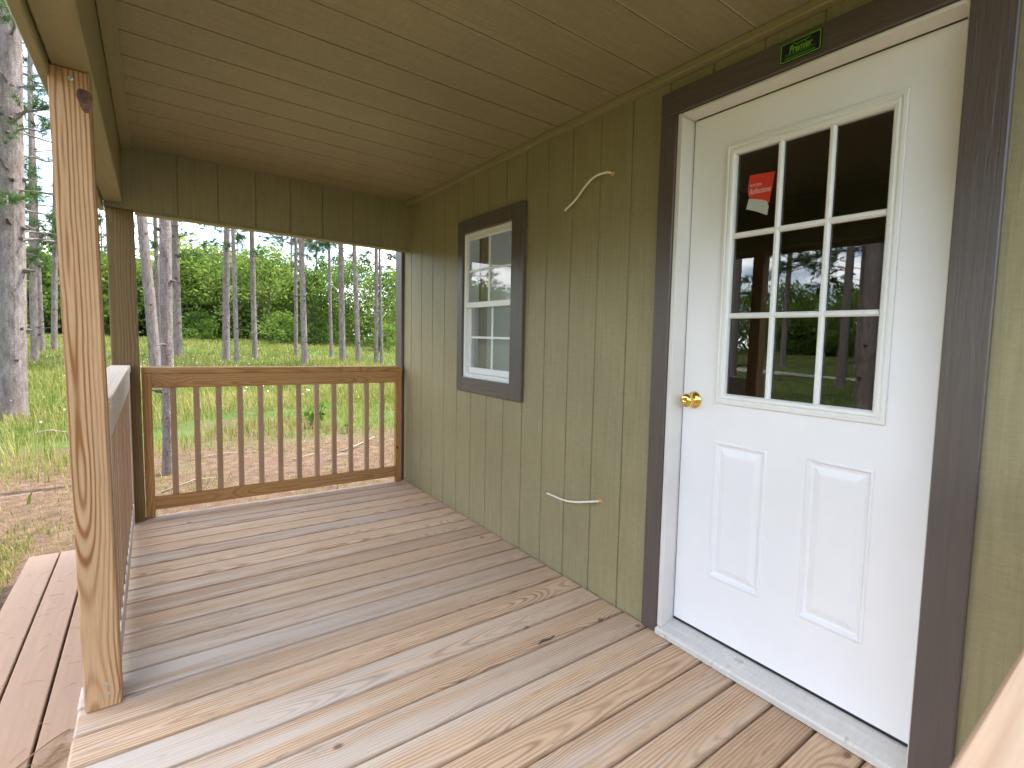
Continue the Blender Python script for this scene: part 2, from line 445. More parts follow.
one('back_room_floor', lambda b: b.box((.12, 2.205, -.12), (3.29, YE1 - .01, -.02)), M['room_pale'], cab)
def lining_fn(b):
    b.box((.125, 2.2, -.015), (3.28, 2.28, 2.25))                                       # partition
one('added_partition', lining_fn, M['room_pale'], cab)  # unseen wall added to keep the back room daylight off the door side
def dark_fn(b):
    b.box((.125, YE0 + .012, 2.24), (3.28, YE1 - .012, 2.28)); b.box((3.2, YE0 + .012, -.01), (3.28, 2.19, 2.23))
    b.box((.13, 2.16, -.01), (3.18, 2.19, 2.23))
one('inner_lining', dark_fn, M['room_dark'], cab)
def pale_fn(b): b.box((.13, 4.15, -.01), (3.28, 4.19, 2.23))
one('inner_board', pale_fn, M['room_pale'], cab)
one('wall_stud', lambda b: b.box((.12, 3.24, 0), (.21, 3.31, 2.23), 2, .002), M['stud'], cab)

# porch ceiling with its board seams, running across the porch
ceg = [1.247 + .2187 * k for k in range(-6, 14)]
CZ = 2.196
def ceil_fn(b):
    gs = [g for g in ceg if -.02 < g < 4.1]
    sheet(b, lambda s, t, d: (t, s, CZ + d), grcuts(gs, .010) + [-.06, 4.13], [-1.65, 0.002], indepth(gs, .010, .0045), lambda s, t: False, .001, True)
one('porch_ceiling', ceil_fn, (M['ceiling'], M['groove_pale']), cab)
one('cornice_strip', lambda b: b.box((-.034, -.04, 2.168), (-.0005, 4.119, CZ - .001), 1, .002), M['olive_trim'], cab)
one('ceiling_strip', lambda b: b.box((-1.638, -.04, 2.172), (-1.592, 4.118, CZ - .001), 1, .002), M['olive_trim'], cab)
pg = [-1.59 + .1965 * k for k in range(0, 9)]
def gable_fn(b):
    gs = [g for g in pg if g < -.05 and g > -1.57]
    sheet(b, lambda s, t, d: (s, 4.12 + d, t), grcuts(gs, .008) + [-1.64, -.0], [1.842, CZ], indepth(gs, .008, .006), lambda s, t: False)
    b.box((-1.72, 4.135, 1.842), (0, 4.20, 2.27))
one('gable_panel', gable_fn, M['siding'], cab)
one('gable_edge', lambda b: b.box((-1.59, 4.116, 1.826), (-.001, 4.206, 1.840), 0, .002), M['olive_trim'], cab)
def beam_fn(b): b.box((-1.722, -.06, 1.872), (-1.64, 4.116, 2.27), 1, .004)
one('eave_beam', beam_fn, M['olive_trim'], cab)
one('fascia_board', lambda b: b.box((-1.748, -.20, 1.842), (-1.724, 4.30, 2.26), 1, .003), M['olive_trim'], cab)
one('corner_board', lambda b: b.box((-.022, 4.222, -.15), (-.0006, 4.358, 2.2), 2, .003), M['brown'], cab)
def roof_fn(b):
    for q in (0, .05):
        pass
    A = [(-1.85, 2.275), (1.65, 3.16), (3.6, 2.22)]
    for (x0, z0), (x1, z1) in zip(A[:-1], A[1:]):
        y0, y1 = -.22, 4.62
        b.quad([(x0, y0, z0), (x1, y0, z1), (x1, y1, z1), (x0, y1, z0)])
        b.quad([(x0, y0, z0 + .05), (x1, y0, z1 + .05), (x1, y1, z1 + .05), (x0, y1, z0 + .05)])
        for y in (y0, y1): b.quad([(x0, y, z0), (x1, y, z1), (x1, y, z1 + .05), (x0, y, z0 + .05)])
    b.quad([(-1.85, -.22, 2.275), (-1.85, 4.62, 2.275), (-1.85, 4.62, 2.325), (-1.85, -.22, 2.325)])
one('roof', roof_fn, M['roof'], cab)

# door trim (brown)
one('door_trim', lambda b: b.box((-.022, 1.366, .002), (-.0005, 1.447, 2.0325), 2, .003), M['brown'], cab)
one('door_trim', lambda b: b.box((-.022, .335, -.15), (-.0005, .434, 2.0325), 2, .003), M['brown'], cab)
one('head_trim', lambda b: b.box((-.0225, .335, 2.034), (-.0005, 1.447, 2.123), 1, .003), M['brown_h'], cab)
# white frame (jambs and head) of the door
def jamb_fn2(b):
    b.box((-.013, 1.3435, .032), (.056, 1.3655, 2.0325), 2, .002)
    b.box((.0565, 1.3435, .032), (.15, 1.392, 2.0325), 2, .001)
    b.box((-.013, .4345, .032), (.056, .4385, 2.0325), 2, .0012)
    b.box((-.013, .4390, 2.0215), (.056, 1.3430, 2.0325), 1, .002)
one('door_frame', jamb_fn2, M['jamb'], cab)
def sill_fn(b):
    P = [(-.026, .003), (-.026, .020), (-.021, .027), (.054, .046), (.11, .046), (.11, .003)]
    y0, y1 = .437, 1.363
    b.quad([(x, y0, z) for x, z in P]); b.quad([(x, y1, z) for x, z in P][::-1])
    for (a, c) in zip(P, P[1:] + P[:1]): b.quad([(a[0], y0, a[1]), (a[0], y1, a[1]), (c[0], y1, c[1]), (c[0], y0, c[1])])
one('threshold', sill_fn, M['sill'], cab)

# the door slab: panels embossed, opening for the glass
SX = .060
KS = .9749
fy = lambda v: v * KS
fz = lambda v: 1.1636 + (v - 1.1636) * KS
SY0, SY1, SZ0, SZ1 = .442, 1.3400, .0580, 2.0195
GY0, GY1, GZ0, GZ1 = fy(.598), fy(1.214), fz(.949), fz(1.909)      # glazed lite frame
LP = (fy(.980), fy(1.210), fz(.262), fz(.806)); RP = (fy(.616), fy(.835), fz(.260), fz(.812))
def slab_fn(b):
    ho = [(GY0 + .01, GY1 - .01, GZ0 + .01, GZ1 - .01), LP, RP]
    S = [SY0, SY1] + [x for h in ho for x in h[:2]]; T = [SZ0, SZ1] + [x for h in ho for x in h[2:]]
    inh = lambda s, t: any(h[0] < s < h[1] and h[2] < t < h[3] for h in ho)
    sheet(b, lambda s, t, d: (SX, s, t), S, T, lambda s: 0, inh)
    sheet(b, lambda s, t, d: (SX + .044, s, t), S, T, lambda s: 0, lambda s, t: ho[0][0] < s < ho[0][1] and ho[0][2] < t < ho[0][3])
    for y in (SY0, SY1): b.quad([(SX, y, SZ0), (SX + .044, y, SZ0), (SX + .044, y, SZ1), (SX, y, SZ1)])
    for z in (SZ0, SZ1): b.quad([(SX, SY0, z), (SX + .044, SY0, z), (SX + .044, SY1, z), (SX, SY1, z)])
    for (y0, y1, z0, z1) in (LP, RP):
        prof = [(0, 0), (.004, -.003), (.010, -.0035), (.017, .0055), (.026, .007), (.031, .0055), (.047, .0005), (.053, -.0005)]
        for (i0, d0), (i1, d1) in zip(prof[:-1], prof[1:]):
            a = [(y0 + i0, z0 + i0), (y1 - i0, z0 + i0), (y1 - i0, z1 - i0), (y0 + i0, z1 - i0)]
            c = [(y0 + i1, z0 + i1), (y1 - i1, z0 + i1), (y1 - i1, z1 - i1), (y0 + i1, z1 - i1)]
            for k in range(4):
                q = (k + 1) % 4
                b.quad([(SX + d0, *a[k]), (SX + d0, *a[q]), (SX + d1, *c[q]), (SX + d1, *c[k])])
        i, d = prof[-1]
        b.quad([(SX + d, y0 + i, z0 + i), (SX + d, y1 - i, z0 + i), (SX + d, y1 - i, z1 - i), (SX + d, y0 + i, z1 - i)])
door = one('door', slab_fn, M['white'], cab)
def ring(b, y0, y1, z0, z1, prof):
    """mitred frame: prof = list of (inset, x)"""
    for (i0, d0), (i1, d1) in zip(prof[:-1], prof[1:]):
        a = [(y0 + i0, z0 + i0), (y1 - i0, z0 + i0), (y1 - i0, z1 - i0), (y0 + i0, z1 - i0)]
        c = [(y0 + i1, z0 + i1), (y1 - i1, z0 + i1), (y1 - i1, z1 - i1), (y0 + i1, z1 - i1)]
        for k in range(4):
            q = (k + 1) % 4
            b.quad([(d0, *a[k]), (d0, *a[q]), (d1, *c[q]), (d1, *c[k])])
lf = one('lite_frame', lambda b: ring(b, GY0, GY1, GZ0, GZ1, [(0, SX - .001), (0, SX - .007), (.003, SX - .010), (.012, SX - .011), (.015, SX - .007), (.020, SX - .007), (.024, SX - .012), (.033, SX - .010), (.0385, SX - .002), (.0385, SX + .016)]), M['vinyl'], door)
gx = SX + .012
one('glass_pane', lambda b: b.quad([(gx, GY0 + .03, GZ0 + .03), (gx, GY0 + .03, GZ1 - .03), (gx, GY1 - .03, GZ1 - .03), (gx, GY1 - .03, GZ0 + .03)]), M['glass'], door)
def mun_fn(b):
    y0, y1, z0, z1 = GY0 + .0385, GY1 - .0385, GZ0 + .0385, GZ1 - .0385
    w = .0095
    def bar(a0, a1, c, vert):
        prof = [(-w, gx - .0015), (-w, gx - .010), (-w * .45, gx - .016), (w * .45, gx - .016), (w, gx - .010), (w, gx - .0015)]
        for (o0, x0), (o1, x1) in zip(prof[:-1], prof[1:]):
            if vert: b.quad([(x0, c + o0, a0), (x0, c + o0, a1), (x1, c + o1, a1), (x1, c + o1, a0)])
            else: b.quad([(x0 + .0008, a0, c + o0), (x0 + .0008, a1, c + o0), (x1 + .0008, a1, c + o1), (x1 + .0008, a0, c + o1)])
    for k in (1, 2):
        bar(z0, z1, y0 + (y1 - y0) * k / 3, True); bar(y0, y1, z0 + (z1 - z0) * k / 3, False)
one('glazing_bar', mun_fn, M['vinyl'], door)
def gask_fn(b):
    b.box((SX + .001, 1.3402, .047), (SX + .03, 1.3433, 2.0213)); b.box((SX + .001, .441, 2.0197), (SX + .03, 1.340, 2.0213))
    b.box((SX + .002, .442, .0465), (SX + .04, 1.3399, .0578))
one('weatherstrip', gask_fn, M['gasket'], door)
KY, KZ = fy(1.316), fz(.951)
one('knob', lambda b: b.lathe((SX - .0005, KY, KZ), (-1, 0, 0), [(0, 0), (0, .033), (.004, .0335), (.007, .031), (.010, .026), (.013, .018), (.016, .0125), (.026, .0115), (.031, .015), (.036, .0225), (.042, .0262), (.049, .0268), (.055, .0245), (.059, .0185), (.0605, .012), (.0605, .0085), (.0585, .0075), (.0585, 0)]), M['brass'], door, smooth=True)

# window
for q in (((-.022, 2.424, .826), (-.0005, WY0 + .004, 1.910), 2), ((-.022, WY1 - .004, .826), (-.0005, 3.216, 1.910), 2)):
    one('window_trim', lambda b: b.box(*q, .003), M['brown'], cab)
for q in (((-.0215, WY0 + .0045, .826), (-.0005, WY1 - .0045, WZ0 + .004), 1), ((-.0215, WY0 + .0045, WZ1 - .004), (-.0005, WY1 - .0045, 1.910), 1)):
    one('window_trim', lambda b: b.box(*q, .003), M['brown_h'], cab)
win = one('window', lambda b: ring(b, WY0 + .003, WY1 - .003, WZ0 + .003, WZ1 - .003, [(0, .09), (0, -.006), (.009, -.008), (.011, .0), (.014, .0), (.014, .09)]), M['vinyl'], cab)
wm = (WZ0 + WZ1) / 2 + .008
def sash_fn(z0, z1, x, bot):
    def f(b):
        y0, y1 = WY0 + .0175, WY1 - .0175
        w = .013
        b.box((x, y0, z0), (x + .022, y0 + w, z1), 2, .002); b.box((x, y1 - w, z0), (x + .022, y1, z1), 2, .002)
        b.box((x + .0005, y0 + w, z0), (x + .0215, y1 - w, z0 + bot), 1, .002); b.box((x + .0005, y0 + w, z1 - .024), (x + .0215, y1 - w, z1), 1, .002)
        yc = (y0 + y1) / 2; zc = (z0 + bot + z1 - .024) / 2
        b.box((x + .006, yc - .007, z0 + bot), (x + .016, yc + .007, z1 - .024), 2, .002)
        b.box((x + .0065, y0 + w, zc - .007), (x + .0155, y1 - w, zc + .007), 1, .002)
    return f
s1 = one('sash', sash_fn(wm - .018, WZ1 - .0175, .001, .034), M['vinyl'], win)
s2 = one('sash', sash_fn(WZ0 + .030, wm + .012, .025, .038), M['vinyl'], win)
def pane(z0, z1, x):
    return lambda b: b.quad([(x, WY0 + .024, z0), (x, WY0 + .024, z1), (x, WY1 - .024, z1), (x, WY1 - .024, z0)])
one('glass_pane', pane(wm - .01, WZ1 - .025, .0118), M['glass_win'], win)
one('glass_pane', pane(WZ0 + .04, wm + .005, .0362), M['glass_win'], win)
one('insect_screen', pane(WZ0 + .025, wm, .060), M['screen'], win)
one('window_sill', lambda b: b.box((-.004, WY0 + .018, WZ0 + .0175), (.045, WY1 - .018, WZ0 + .029), 1, .002), M['vinyl'], win)

# ------------------------------------------------------------------ writing helper
def text_mesh(b, txt, size, yc, zc, x, shear=0.0, rot=0.0, width=None, bold=0.0):
    cu = bpy.data.curves.new('txt', 'FONT'); cu.body = txt; cu.size = 1.0; cu.align_x = 'CENTER'; cu.align_y = 'CENTER'; cu.shear = shear; cu.offset = bold
    ob = bpy.data.objects.new('txt', cu); COL.objects.link(ob)
    dg = bpy.context.evaluated_depsgraph_get(); dg.update()
    me = bpy.data.meshes.new_from_object(ob.evaluated_get(dg))
    xs = [v.co.x for v in me.vertices]; w = max(xs) - min(xs)
    sx = (width / w) if width else size
    base = len(b.v); c, s = math.cos(rot), math.sin(rot)
    for v in me.vertices:
        a, h = v.co.x * sx, v.co.y * size
        a, h = a * c - h * s, a * s + h * c
        b.v.append((x, yc - a, zc + h))
    for p in me.polygons:
        b.f.append(tuple(base + k for k in p.vertices)); b.g.append([(0, 0)] * len(p.vertices)); b.i.append(0); b.mi.append(b.cur)
    bpy.data.objects.remove(ob); bpy.data.curves.remove(cu); bpy.data.meshes.remove(me)

# maker's plate on the head trim
def rrect(y0, y1, z0, z1, r, n=5):
    P = []
    for cy, cz, a0 in ((y1 - r, z1 - r, 0), (y0 + r, z1 - r, 90), (y0 + r, z0 + r, 180), (y1 - r, z0 + r, 270)):
        for k in range(n + 1):
            a = math.radians(a0 + 90 * k / n); P.append((cy + r * math.cos(a), cz + r * math.sin(a)))
    return P
PX = -.0235
def prism(b, P, x0, x1):
    b.quad([(x1, y, z) for y, z in P][::-1]); 
    for (a, c) in zip(P, P[1:] + P[:1]): b.quad([(x0, *a), (x1, *a), (x1, *c), (x0, *c)])
plate = empty('name_plate', (PX, .873, 2.05), 'small black and lime green name plate fixed to the brown trim above the door', 'sign')
one('backing', lambda b: prism(b, rrect(.806, .940, 2.049, 2.109, .006), PX, PX - .002), M['plate_black'], plate)
def border_fn(b):
    A = rrect(.808, .938, 2.051, 2.107, .005); B = rrect(.8105, .9355, 2.0535, 2.1045, .004)
    for k in range(len(A)):
        q = (k + 1) % len(A); b.quad([(PX - .0026, *A[k]), (PX - .0026, *A[q]), (PX - .0026, *B[q]), (PX - .0026, *B[k])])
one('border', border_fn, M['ink_green'], plate)
def logo_fn(b):
    text_mesh(b, 'Premier', .030, .873, 2.0815, PX - .0026, .25, .0, .075, .012)
    for (y0, z0, y1, z1) in ((.908, 2.089, .894, 2.1005), (.894, 2.1005, .886, 2.094), (.886, 2.094, .842, 2.0985)):
        dz = .0018; b.quad([(PX - .0027, y0, z0), (PX - .0027, y1, z1), (PX - .0027, y1, z1 - dz), (PX - .0027, y0, z0 - dz)])
one('lettering', logo_fn, M['ink_green'], plate)
def sub_fn(b):
    text_mesh(b, 'PORTABLE BUILDINGS', .0088, .873, 2.0685, PX - .0026, 0, 0, .096)
    for k in range(13): b.box((PX - .0026, .922 - k * .0076, 2.0575), (PX - .0024, .922 - k * .0076 - .0055, 2.0615))
one('small_lettering', sub_fn, M['ink_green2'], plate)

# red sticker behind the glass of the door
sx_ = gx - .0012
stick = empty('sticker', (sx_, fy(1.07), fz(1.70)), 'torn red sticker with white writing on the top left pane of the door', 'sticker')
red = [(fy(a), fz(c)) for a, c in [(1.1215, 1.785), (1.019, 1.778), (1.036, 1.672), (1.075, 1.690), (1.120, 1.706), (1.1275, 1.735), (1.1235, 1.765)]]
one('red_label', lambda b: b.quad([(sx_, y, z) for y, z in red]), M['sticker_red'], stick)
one('backing_paper', lambda b: b.quad([(sx_ - .0004, y, z) for y, z in [(fy(a), fz(c)) for a, c in [(1.120, 1.703), (1.070, 1.691), (1.045, 1.681), (1.037, 1.662), (1.0415, 1.632), (1.085, 1.652), (1.129, 1.667)]]]), M['paper'], stick)
def stx_fn(b):
    text_mesh(b, 'WESTERN', .0125, fy(1.094), fz(1.7455), sx_ - .0008, 0, -.04, .048)
    text_mesh(b, 'Reflections', .027, fy(1.077), fz(1.7235), sx_ - .0008, .35, -.02, .085)
one('lettering', stx_fn, M['ink_white'], stick)

# two cable tails on the wall
def cable(name, pts, label):
    r = empty(name, pts[0], label, 'cable', 'cable tails on the siding')
    P = [Vector(p) for p in pts]; out = []
    for k in range(len(P) - 1):
        p0, p1, p2, p3 = P[max(k - 1, 0)], P[k], P[k + 1], P[min(k + 2, len(P) - 1)]
        for j in range(8):
            t = j / 8
            out.append(.5 * ((2 * p1) + (-p0 + p2) * t + (2 * p0 - 5 * p1 + 4 * p2 - p3) * t * t + (-p0 + 3 * p1 - 3 * p2 + p3) * t ** 3))
    out.append(P[-1])
    one('sheath', lambda b: b.tube(out, .0048, 8), M['cable'], r, smooth=True)
    one('caulk', lambda b: b.lathe((.003, pts[0][1], pts[0][2]), (-1, 0, 0), [(0, .0125), (.004, .012), (.009, .008), (.011, 0)], 12), M['copper'], r, smooth=True)
    return r
cable('cable', [(.0, 1.744, 1.903), (-.020, 1.765, 1.906), (-.030, 1.83, 1.900), (-.030, 1.895, 1.872), (-.022, 1.975, 1.828), (-.016, 2.05, 1.802), (-.014, 2.068, 1.795)], 'cream cable tail drooping from the wall between the door top and the small window')
cable('cable', [(.0, 1.752, .444), (-.022, 1.785, .437), (-.034, 1.88, .412), (-.034, 1.98, .395), (-.026, 2.08, .390), (-.018, 2.15, .386)], 'cream cable tail sticking out low on the wall above the deck boards')

# ------------------------------------------------------------------ DECK
deck = empty('porch_deck', (-.86, 2.1, -.03), 'weathered pale pine porch deck of boards laid across towards the door', 'deck')
def boards_fn(b):
    r = random.Random(5)
    for n in range(-13, 20):
        y0 = 1.4222 + .14667 * n; y1 = y0 + .14667
        if y0 < -.55: continue
        if y1 > 4.26: break
        dz = r.uniform(-.0012, .0); ex = r.uniform(-.004, .004)
        b.box((-1.732 + ex, y0 + .0030, -.028), (-.003, y1 - .0030, dz), 0, .0065, r.random())
one('deck_boards', boards_fn, M['deck'], deck)
def rim_fn(b):
    b.box((-1.722, -.3, -.21), (-1.684, 4.235, -.0295), 1, .003); b.box((-1.68, 4.19, -.21), (-.024, 4.220, -.0295), 0, .003)
    for k in range(11): b.box((-1.68, -.2 + k * .42, -.19), (-.02, -.16 + k * .42, -.0295), 0)
one('rim_board', rim_fn, M['dark'], deck)

# posts
def post(name, lo, hi, mat, label, lean=(0, 0), knots=()):
    r = empty(name, ((lo[0] + hi[0]) / 2, (lo[1] + hi[1]) / 2, lo[2]), label, 'post', 'porch posts')
    b = MB(); b.box(lo, hi, 2, .004, (hi[1] * .37) % 1)
    b.v = [(x + lean[0] * z, y + lean[1] * z, z) for x, y, z in b.v]
    b.build('shaft', mat, r)
    return r
p1 = post('porch_post', (-1.711, 2.112, .0005), (-1.629, 2.200, 1.8715), M['post'], 'nearest porch post of bright new pine with a red knot near its top', (-.009, 0))
def knot_fn(b):
    n = 22; c = (-1.656, 2.1112, 1.795)
    P = []
    for k in range(n):
        a = 2 * math.pi * k / n; rr = 1 + .12 * math.sin(3 * a + 1)
        P.append((c[0] + rr * (.0145 * math.cos(a) - .006 * math.sin(a)), c[1], c[2] + rr * (.031 * math.sin(a) + .008 * math.cos(a))))
    b.quad([(x, y - .0006, z) for x, y, z in P])
def knot_mat():
    m, t, bs, out = new_mat('red_knot')
    co = t.n('ShaderNodeTexCoord').outputs['Object']
    a = t.noise(co, 70.0, 4.0, .7); b = t.noise(co, 260.0, 3.0, .6)
    c = t.mix(t.n_map(a, .35, .65), (.05, .017, .010), (.17, .055, .026)); c = t.mix(t.n_map(b, .5, .7, 0, .5), c, (.04, .015, .01))
    t.l(c, bs.inputs['Base Color']); bs.inputs['Roughness'].default_value = .6
    return m
M['knot'] = knot_mat()
one('knot', knot_fn, M['knot'], p1)
for (sxp, szp) in ((-1.683, 1.845), (-1.66, .045), (-1.662, .075)):
    one('screw_head', lambda b: b.lathe((sxp, 2.1122, szp), (0, -1, 0), [(0, .0065), (.001, .0062), (.0015, .003), (.0008, 0)], 12), M['screw'], p1)
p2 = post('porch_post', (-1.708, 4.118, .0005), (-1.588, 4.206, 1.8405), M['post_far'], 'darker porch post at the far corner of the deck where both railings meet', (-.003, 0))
p3 = post('porch_post', (-1.72, -.075, .0005), (-1.634, .012, 1.8715), M['post'], 'porch post at the near corner of the deck, just outside the left of the view', (0, 0))

# railings
def railing(name, label, a, bb, line, along, mats, capz, spacing, balc, inner):
    """along: 0 = runs in x, 1 = runs in y; line = inner face coordinate; inner = direction of the outside from the face"""
    r = empty(name, ((a + bb) / 2, line, 0) if along == 0 else (line, (a + bb) / 2, 0), label, 'railing', 'railings around the porch')
    def B(b, l0, l1, o0, o1, z0, z1, ax, ch=.003):
        o0, o1 = line + inner * o0, line + inner * o1
        if along == 0: b.box((l0, o0, z0), (l1, o1, z1), ax, ch)
        else: b.box((o0, l0, z0), (o1, l1, z1), ax, ch)
    z = capz
    one('top_rail', lambda b: B(b, a, bb, -.002, .088, z - .038, z, along), mats[0], r)
    one('upper_rail', lambda b: B(b, a + .045, bb - .048, .002, .040, z - .126, z - .0385, along), mats[1], r)
    one('bottom_rail', lambda b: B(b, a + .045, bb - .048, .002, .040, .045, .129, along), mats[1], r)
    one('end_stile', lambda b: B(b, a, a + .0445, .003, .041, .0005, z - .0385, 2), mats[1], r)
    one('end_stile', lambda b: B(b, bb - .0475, bb, .003, .041, .0005, z - .0385, 2), mats[1], r)
    for c in balc:
        one('baluster', lambda b: B(b, c - .015, c + .015, .006, .036, .1295, z - .1265, 2, .002), mats[2], r)
    return r
railing('porch_railing', 'golden brown railing of twelve balusters across the far end of the deck', -1.585, -.038, 4.16, 0, (M['rail'], M['rail'], M['baluster']), .927, .114,
        [-1.441 + .114 * k for k in range(12)], 1)
railing('porch_railing', 'side railing with a pale weathered cap between the two posts on the left', 2.203, 4.114, -1.632, 1, (M['rail_grey'], M['rail_grey'], M['baluster']), .944, .114,
        [2.335 + .114 * k for k in range(15)], -1)
railing('porch_railing', 'blurred close railing top crossing the lower right corner of the view', -1.630, -.024, .075, 0, (M['near_rail'], M['near_rail'], M['baluster']), .927, .114,
        [-1.49 + .114 * k for k in range(13)], -1)

# step of composite boards
stp = empty('porch_step', (-1.9, 2.2, GZ), 'long low step of three salmon brown composite boards beside the deck', 'step')
for x0, x1 in ((-2.088, -1.968), (-1.9605, -1.8435), (-1.8355, -1.737)):
    one('step_board', lambda b: b.box((x0, -.3, -.176), (x1, 4.26, -.150), 1, .003), M['step'], stp)
def sframe_fn(b):
    b.box((-2.075, -.28, -.36), (-2.04, 4.24, -.1765), 1, .002); b.box((-1.77, -.28, -.36), (-1.74, 4.24, -.1765), 1, .002)
    for k in range(6): b.box((-2.04, -.28 + k * .89, -.36), (-1.77, -.24 + k * .89, -.1765), 0, .002)
one('step_frame', sframe_fn, M['dark'], stp)

def needles_fn(b):
    r = random.Random(3)
    for k in range(170):
        if k < 120:
            x = -1.80 + r.gauss(0, .035); y = 2.16 + (x + 1.80) * 1.5 + r.gauss(0, .05); a = math.radians(r.gauss(40, 22))
        else:
            x = r.uniform(-2.06, -1.75); y = r.uniform(1.8, 4.0); a = r.uniform(0, 3.14)
        if not (-2.08 < x < -1.745): continue
        L = r.uniform(.02, .06); dx, dy = math.cos(a) * L / 2, math.sin(a) * L / 2
        if x + abs(dx) > -1.738: continue
        b.tube([(x - dx, y - dy, -.1485), (x, y, -.1465 + r.random() * .004), (x + dx, y + dy, -.1485)], .0007, 3)
tag(one('pine_needles', needles_fn, M['needle_tan']), 'dry brown pine needles scattered on the composite step', 'needles', None, 'stuff')
tag(one('grass_straw', lambda b: b.tube([(-1.872, 2.20, -.149), (-1.84, 2.235, -.143), (-1.80, 2.28, -.140), (-1.765, 2.32, -.146)], .0022, 6), M['needle_tan'], None, (-1.84, 2.23, -.149)), 'dry yellow straw lying across the gap of the step', 'straw')
tag(one('twig', lambda b: b.tube([(-.44, 1.585, .003), (-.415, 1.590, .005), (-.385, 1.583, .005), (-.36, 1.592, .004)], [.002, .005, .004, .002], 6), M['twig'], None, (-.4, 1.585, 0)), 'small dark twig caught in a seam of the deck boards', 'twig')

# ------------------------------------------------------------------ GROUND
def gz(x, y):
    d = np.hypot(x, np.asarray(y) - 2.0); t = np.clip((d - 13) / 34, 0, 1)
    return GZ + t * t * (3 - 2 * t) + .03 * np.sin(x * .9 + 1) * np.sin(np.asarray(y) * .7) * np.clip((d - 5) / 4, 0, 1)
def ground():
    rad = np.concatenate([[0], np.geomspace(1.5, 1500, 110)]); na = 120
    vs = [(-1, 2, float(gz(-1, 2)))]
    for r in rad[1:]:
        a = np.arange(na) * 2 * np.pi / na; x = -1 + r * np.cos(a); y = 2 + r * np.sin(a); z = gz(x, y)
        vs += list(zip(x.tolist(), y.tolist(), z.tolist()))
    fs = [(0, 1 + j, 1 + (j + 1) % na) for j in range(na)]
    for k in range(len(rad) - 2):
        for j in range(na):
            a = 1 + k * na + j; b = 1 + k * na + (j + 1) % na
            fs.append((a, a + na, b + na, b))
    me = bpy.data.meshes.new('ground'); me.from_pydata(vs, [], fs); me.update()
    m, t, bs, out = new_mat('forest_floor')
    pos = t.n('ShaderNodeNewGeometry').outputs['Position']
    n1 = t.noise(pos, .55, 4.0, .6); n2 = t.noise(pos, 9.0, 5.0, .7); n3 = t.noise(pos, 60.0, 3.0, .7); n4 = t.noise(pos, 2.2, 3.0, .6)
    sp = t.n('ShaderNodeSeparateXYZ'); t.l(pos, sp.inputs[0])
    litter = t.ramp(n2, [(.25, (.055, .033, .022)), (.5, (.112, .07, .045)), (.75, (.19, .124, .083))])
    litter = t.mix(t.n_map(n3, .55, .8), litter, (.33, .23, .15))
    green = t.ramp(n4, [(.3, (.04, .07, .015)), (.6, (.075, .11, .027)), (.8, (.14, .14, .055))])
    dist = t.m('SQRT', t.m('ADD', t.m('POWER', t.m('ADD', sp.outputs[0], .5), 2.0), t.m('POWER', t.m('SUBTRACT', sp.outputs[1], 3.0), 2.0)))
    gm = t.m('ADD', t.n_map(dist, 3.5, 8.5, .18, .82), t.m('MULTIPLY', t.m('SUBTRACT', n1, .5), 1.2))
    gm = t.n_map(gm, .40, .62)
    c = t.mix(gm, litter, green)
    t.l(c, bs.inputs['Base Color']); bs.inputs['Roughness'].default_value = 1.0; bs.inputs['Specular IOR Level'].default_value = .1
    t.l(t.bump(t.m('ADD', n2, n3), .8, .03), bs.inputs['Normal'])
    me.materials.append(m)
    me.polygons.foreach_set('use_smooth', [True] * len(fs))
    o = bpy.data.objects.new('ground', me); COL.objects.link(o); tag(o, 'forest floor of brown needle litter turning to green meadow', 'ground', None, 'structure')
ground()
def track_fn(b):
    ys = np.linspace(-40, 45, 80)
    for y0, y1 in zip(ys[:-1], ys[1:]):
        q = []
        for x, y in ((-23.6, y0), (-22.0, y0), (-22.0, y1), (-23.6, y1)):
            xx = x + .8 * math.sin(y * .08); q.append((xx, y, float(gz(xx, y)) + .03))
        b.quad(q)
M['gravel'] = simple('pale_gravel', (.26, .235, .20), .95)
tag(one('gravel_track', track_fn, M['gravel']), 'pale gravel track mirrored in the door glass', 'track', None, 'structure')

# ------------------------------------------------------------------ vegetation meshes
def quads_mesh(name, P, mats, tint=None, mi=None):
    """P: (n,4,3) array of quads"""
    n = len(P); me = bpy.data.meshes.new(name)
    me.vertices.add(n * 4); me.vertices.foreach_set('co', P.reshape(-1).astype(np.float32))
    me.loops.add(n * 4); me.loops.foreach_set('vertex_index', np.arange(n * 4, dtype=np.int32))
    me.polygons.add(n); me.polygons.foreach_set('loop_start', np.arange(n, dtype=np.int32) * 4)
    for m in mats: me.materials.append(m)
    if mi is not None: me.polygons.foreach_set('material_index', mi.astype(np.int32))
    if tint is not None:
        a = me.attributes.new('tint', 'FLOAT', 'FACE'); a.data.foreach_set('value', tint.astype(np.float32))
    me.update(calc_edges=True); me.validate(); return me
def unit(v): return v / np.maximum(np.linalg.norm(v, axis=-1, keepdims=True), 1e-9)
def leaves(C, size, rng, aspect=.6, up=.3):
    n = len(C); d = unit(rng.normal(size=(n, 3))); d[:, 2] -= .25; d = unit(d)
    nn = unit(rng.normal(size=(n, 3)) + np.array([0, 0, up * 3])); w = unit(np.cross(d, nn))
    L = (size * rng.uniform(.6, 1.3, n))[:, None]; W = L * aspect
    return np.stack([C, C + d * L * .45 + w * W * .5, C + d * L, C + d * L * .45 - w * W * .5], 1)

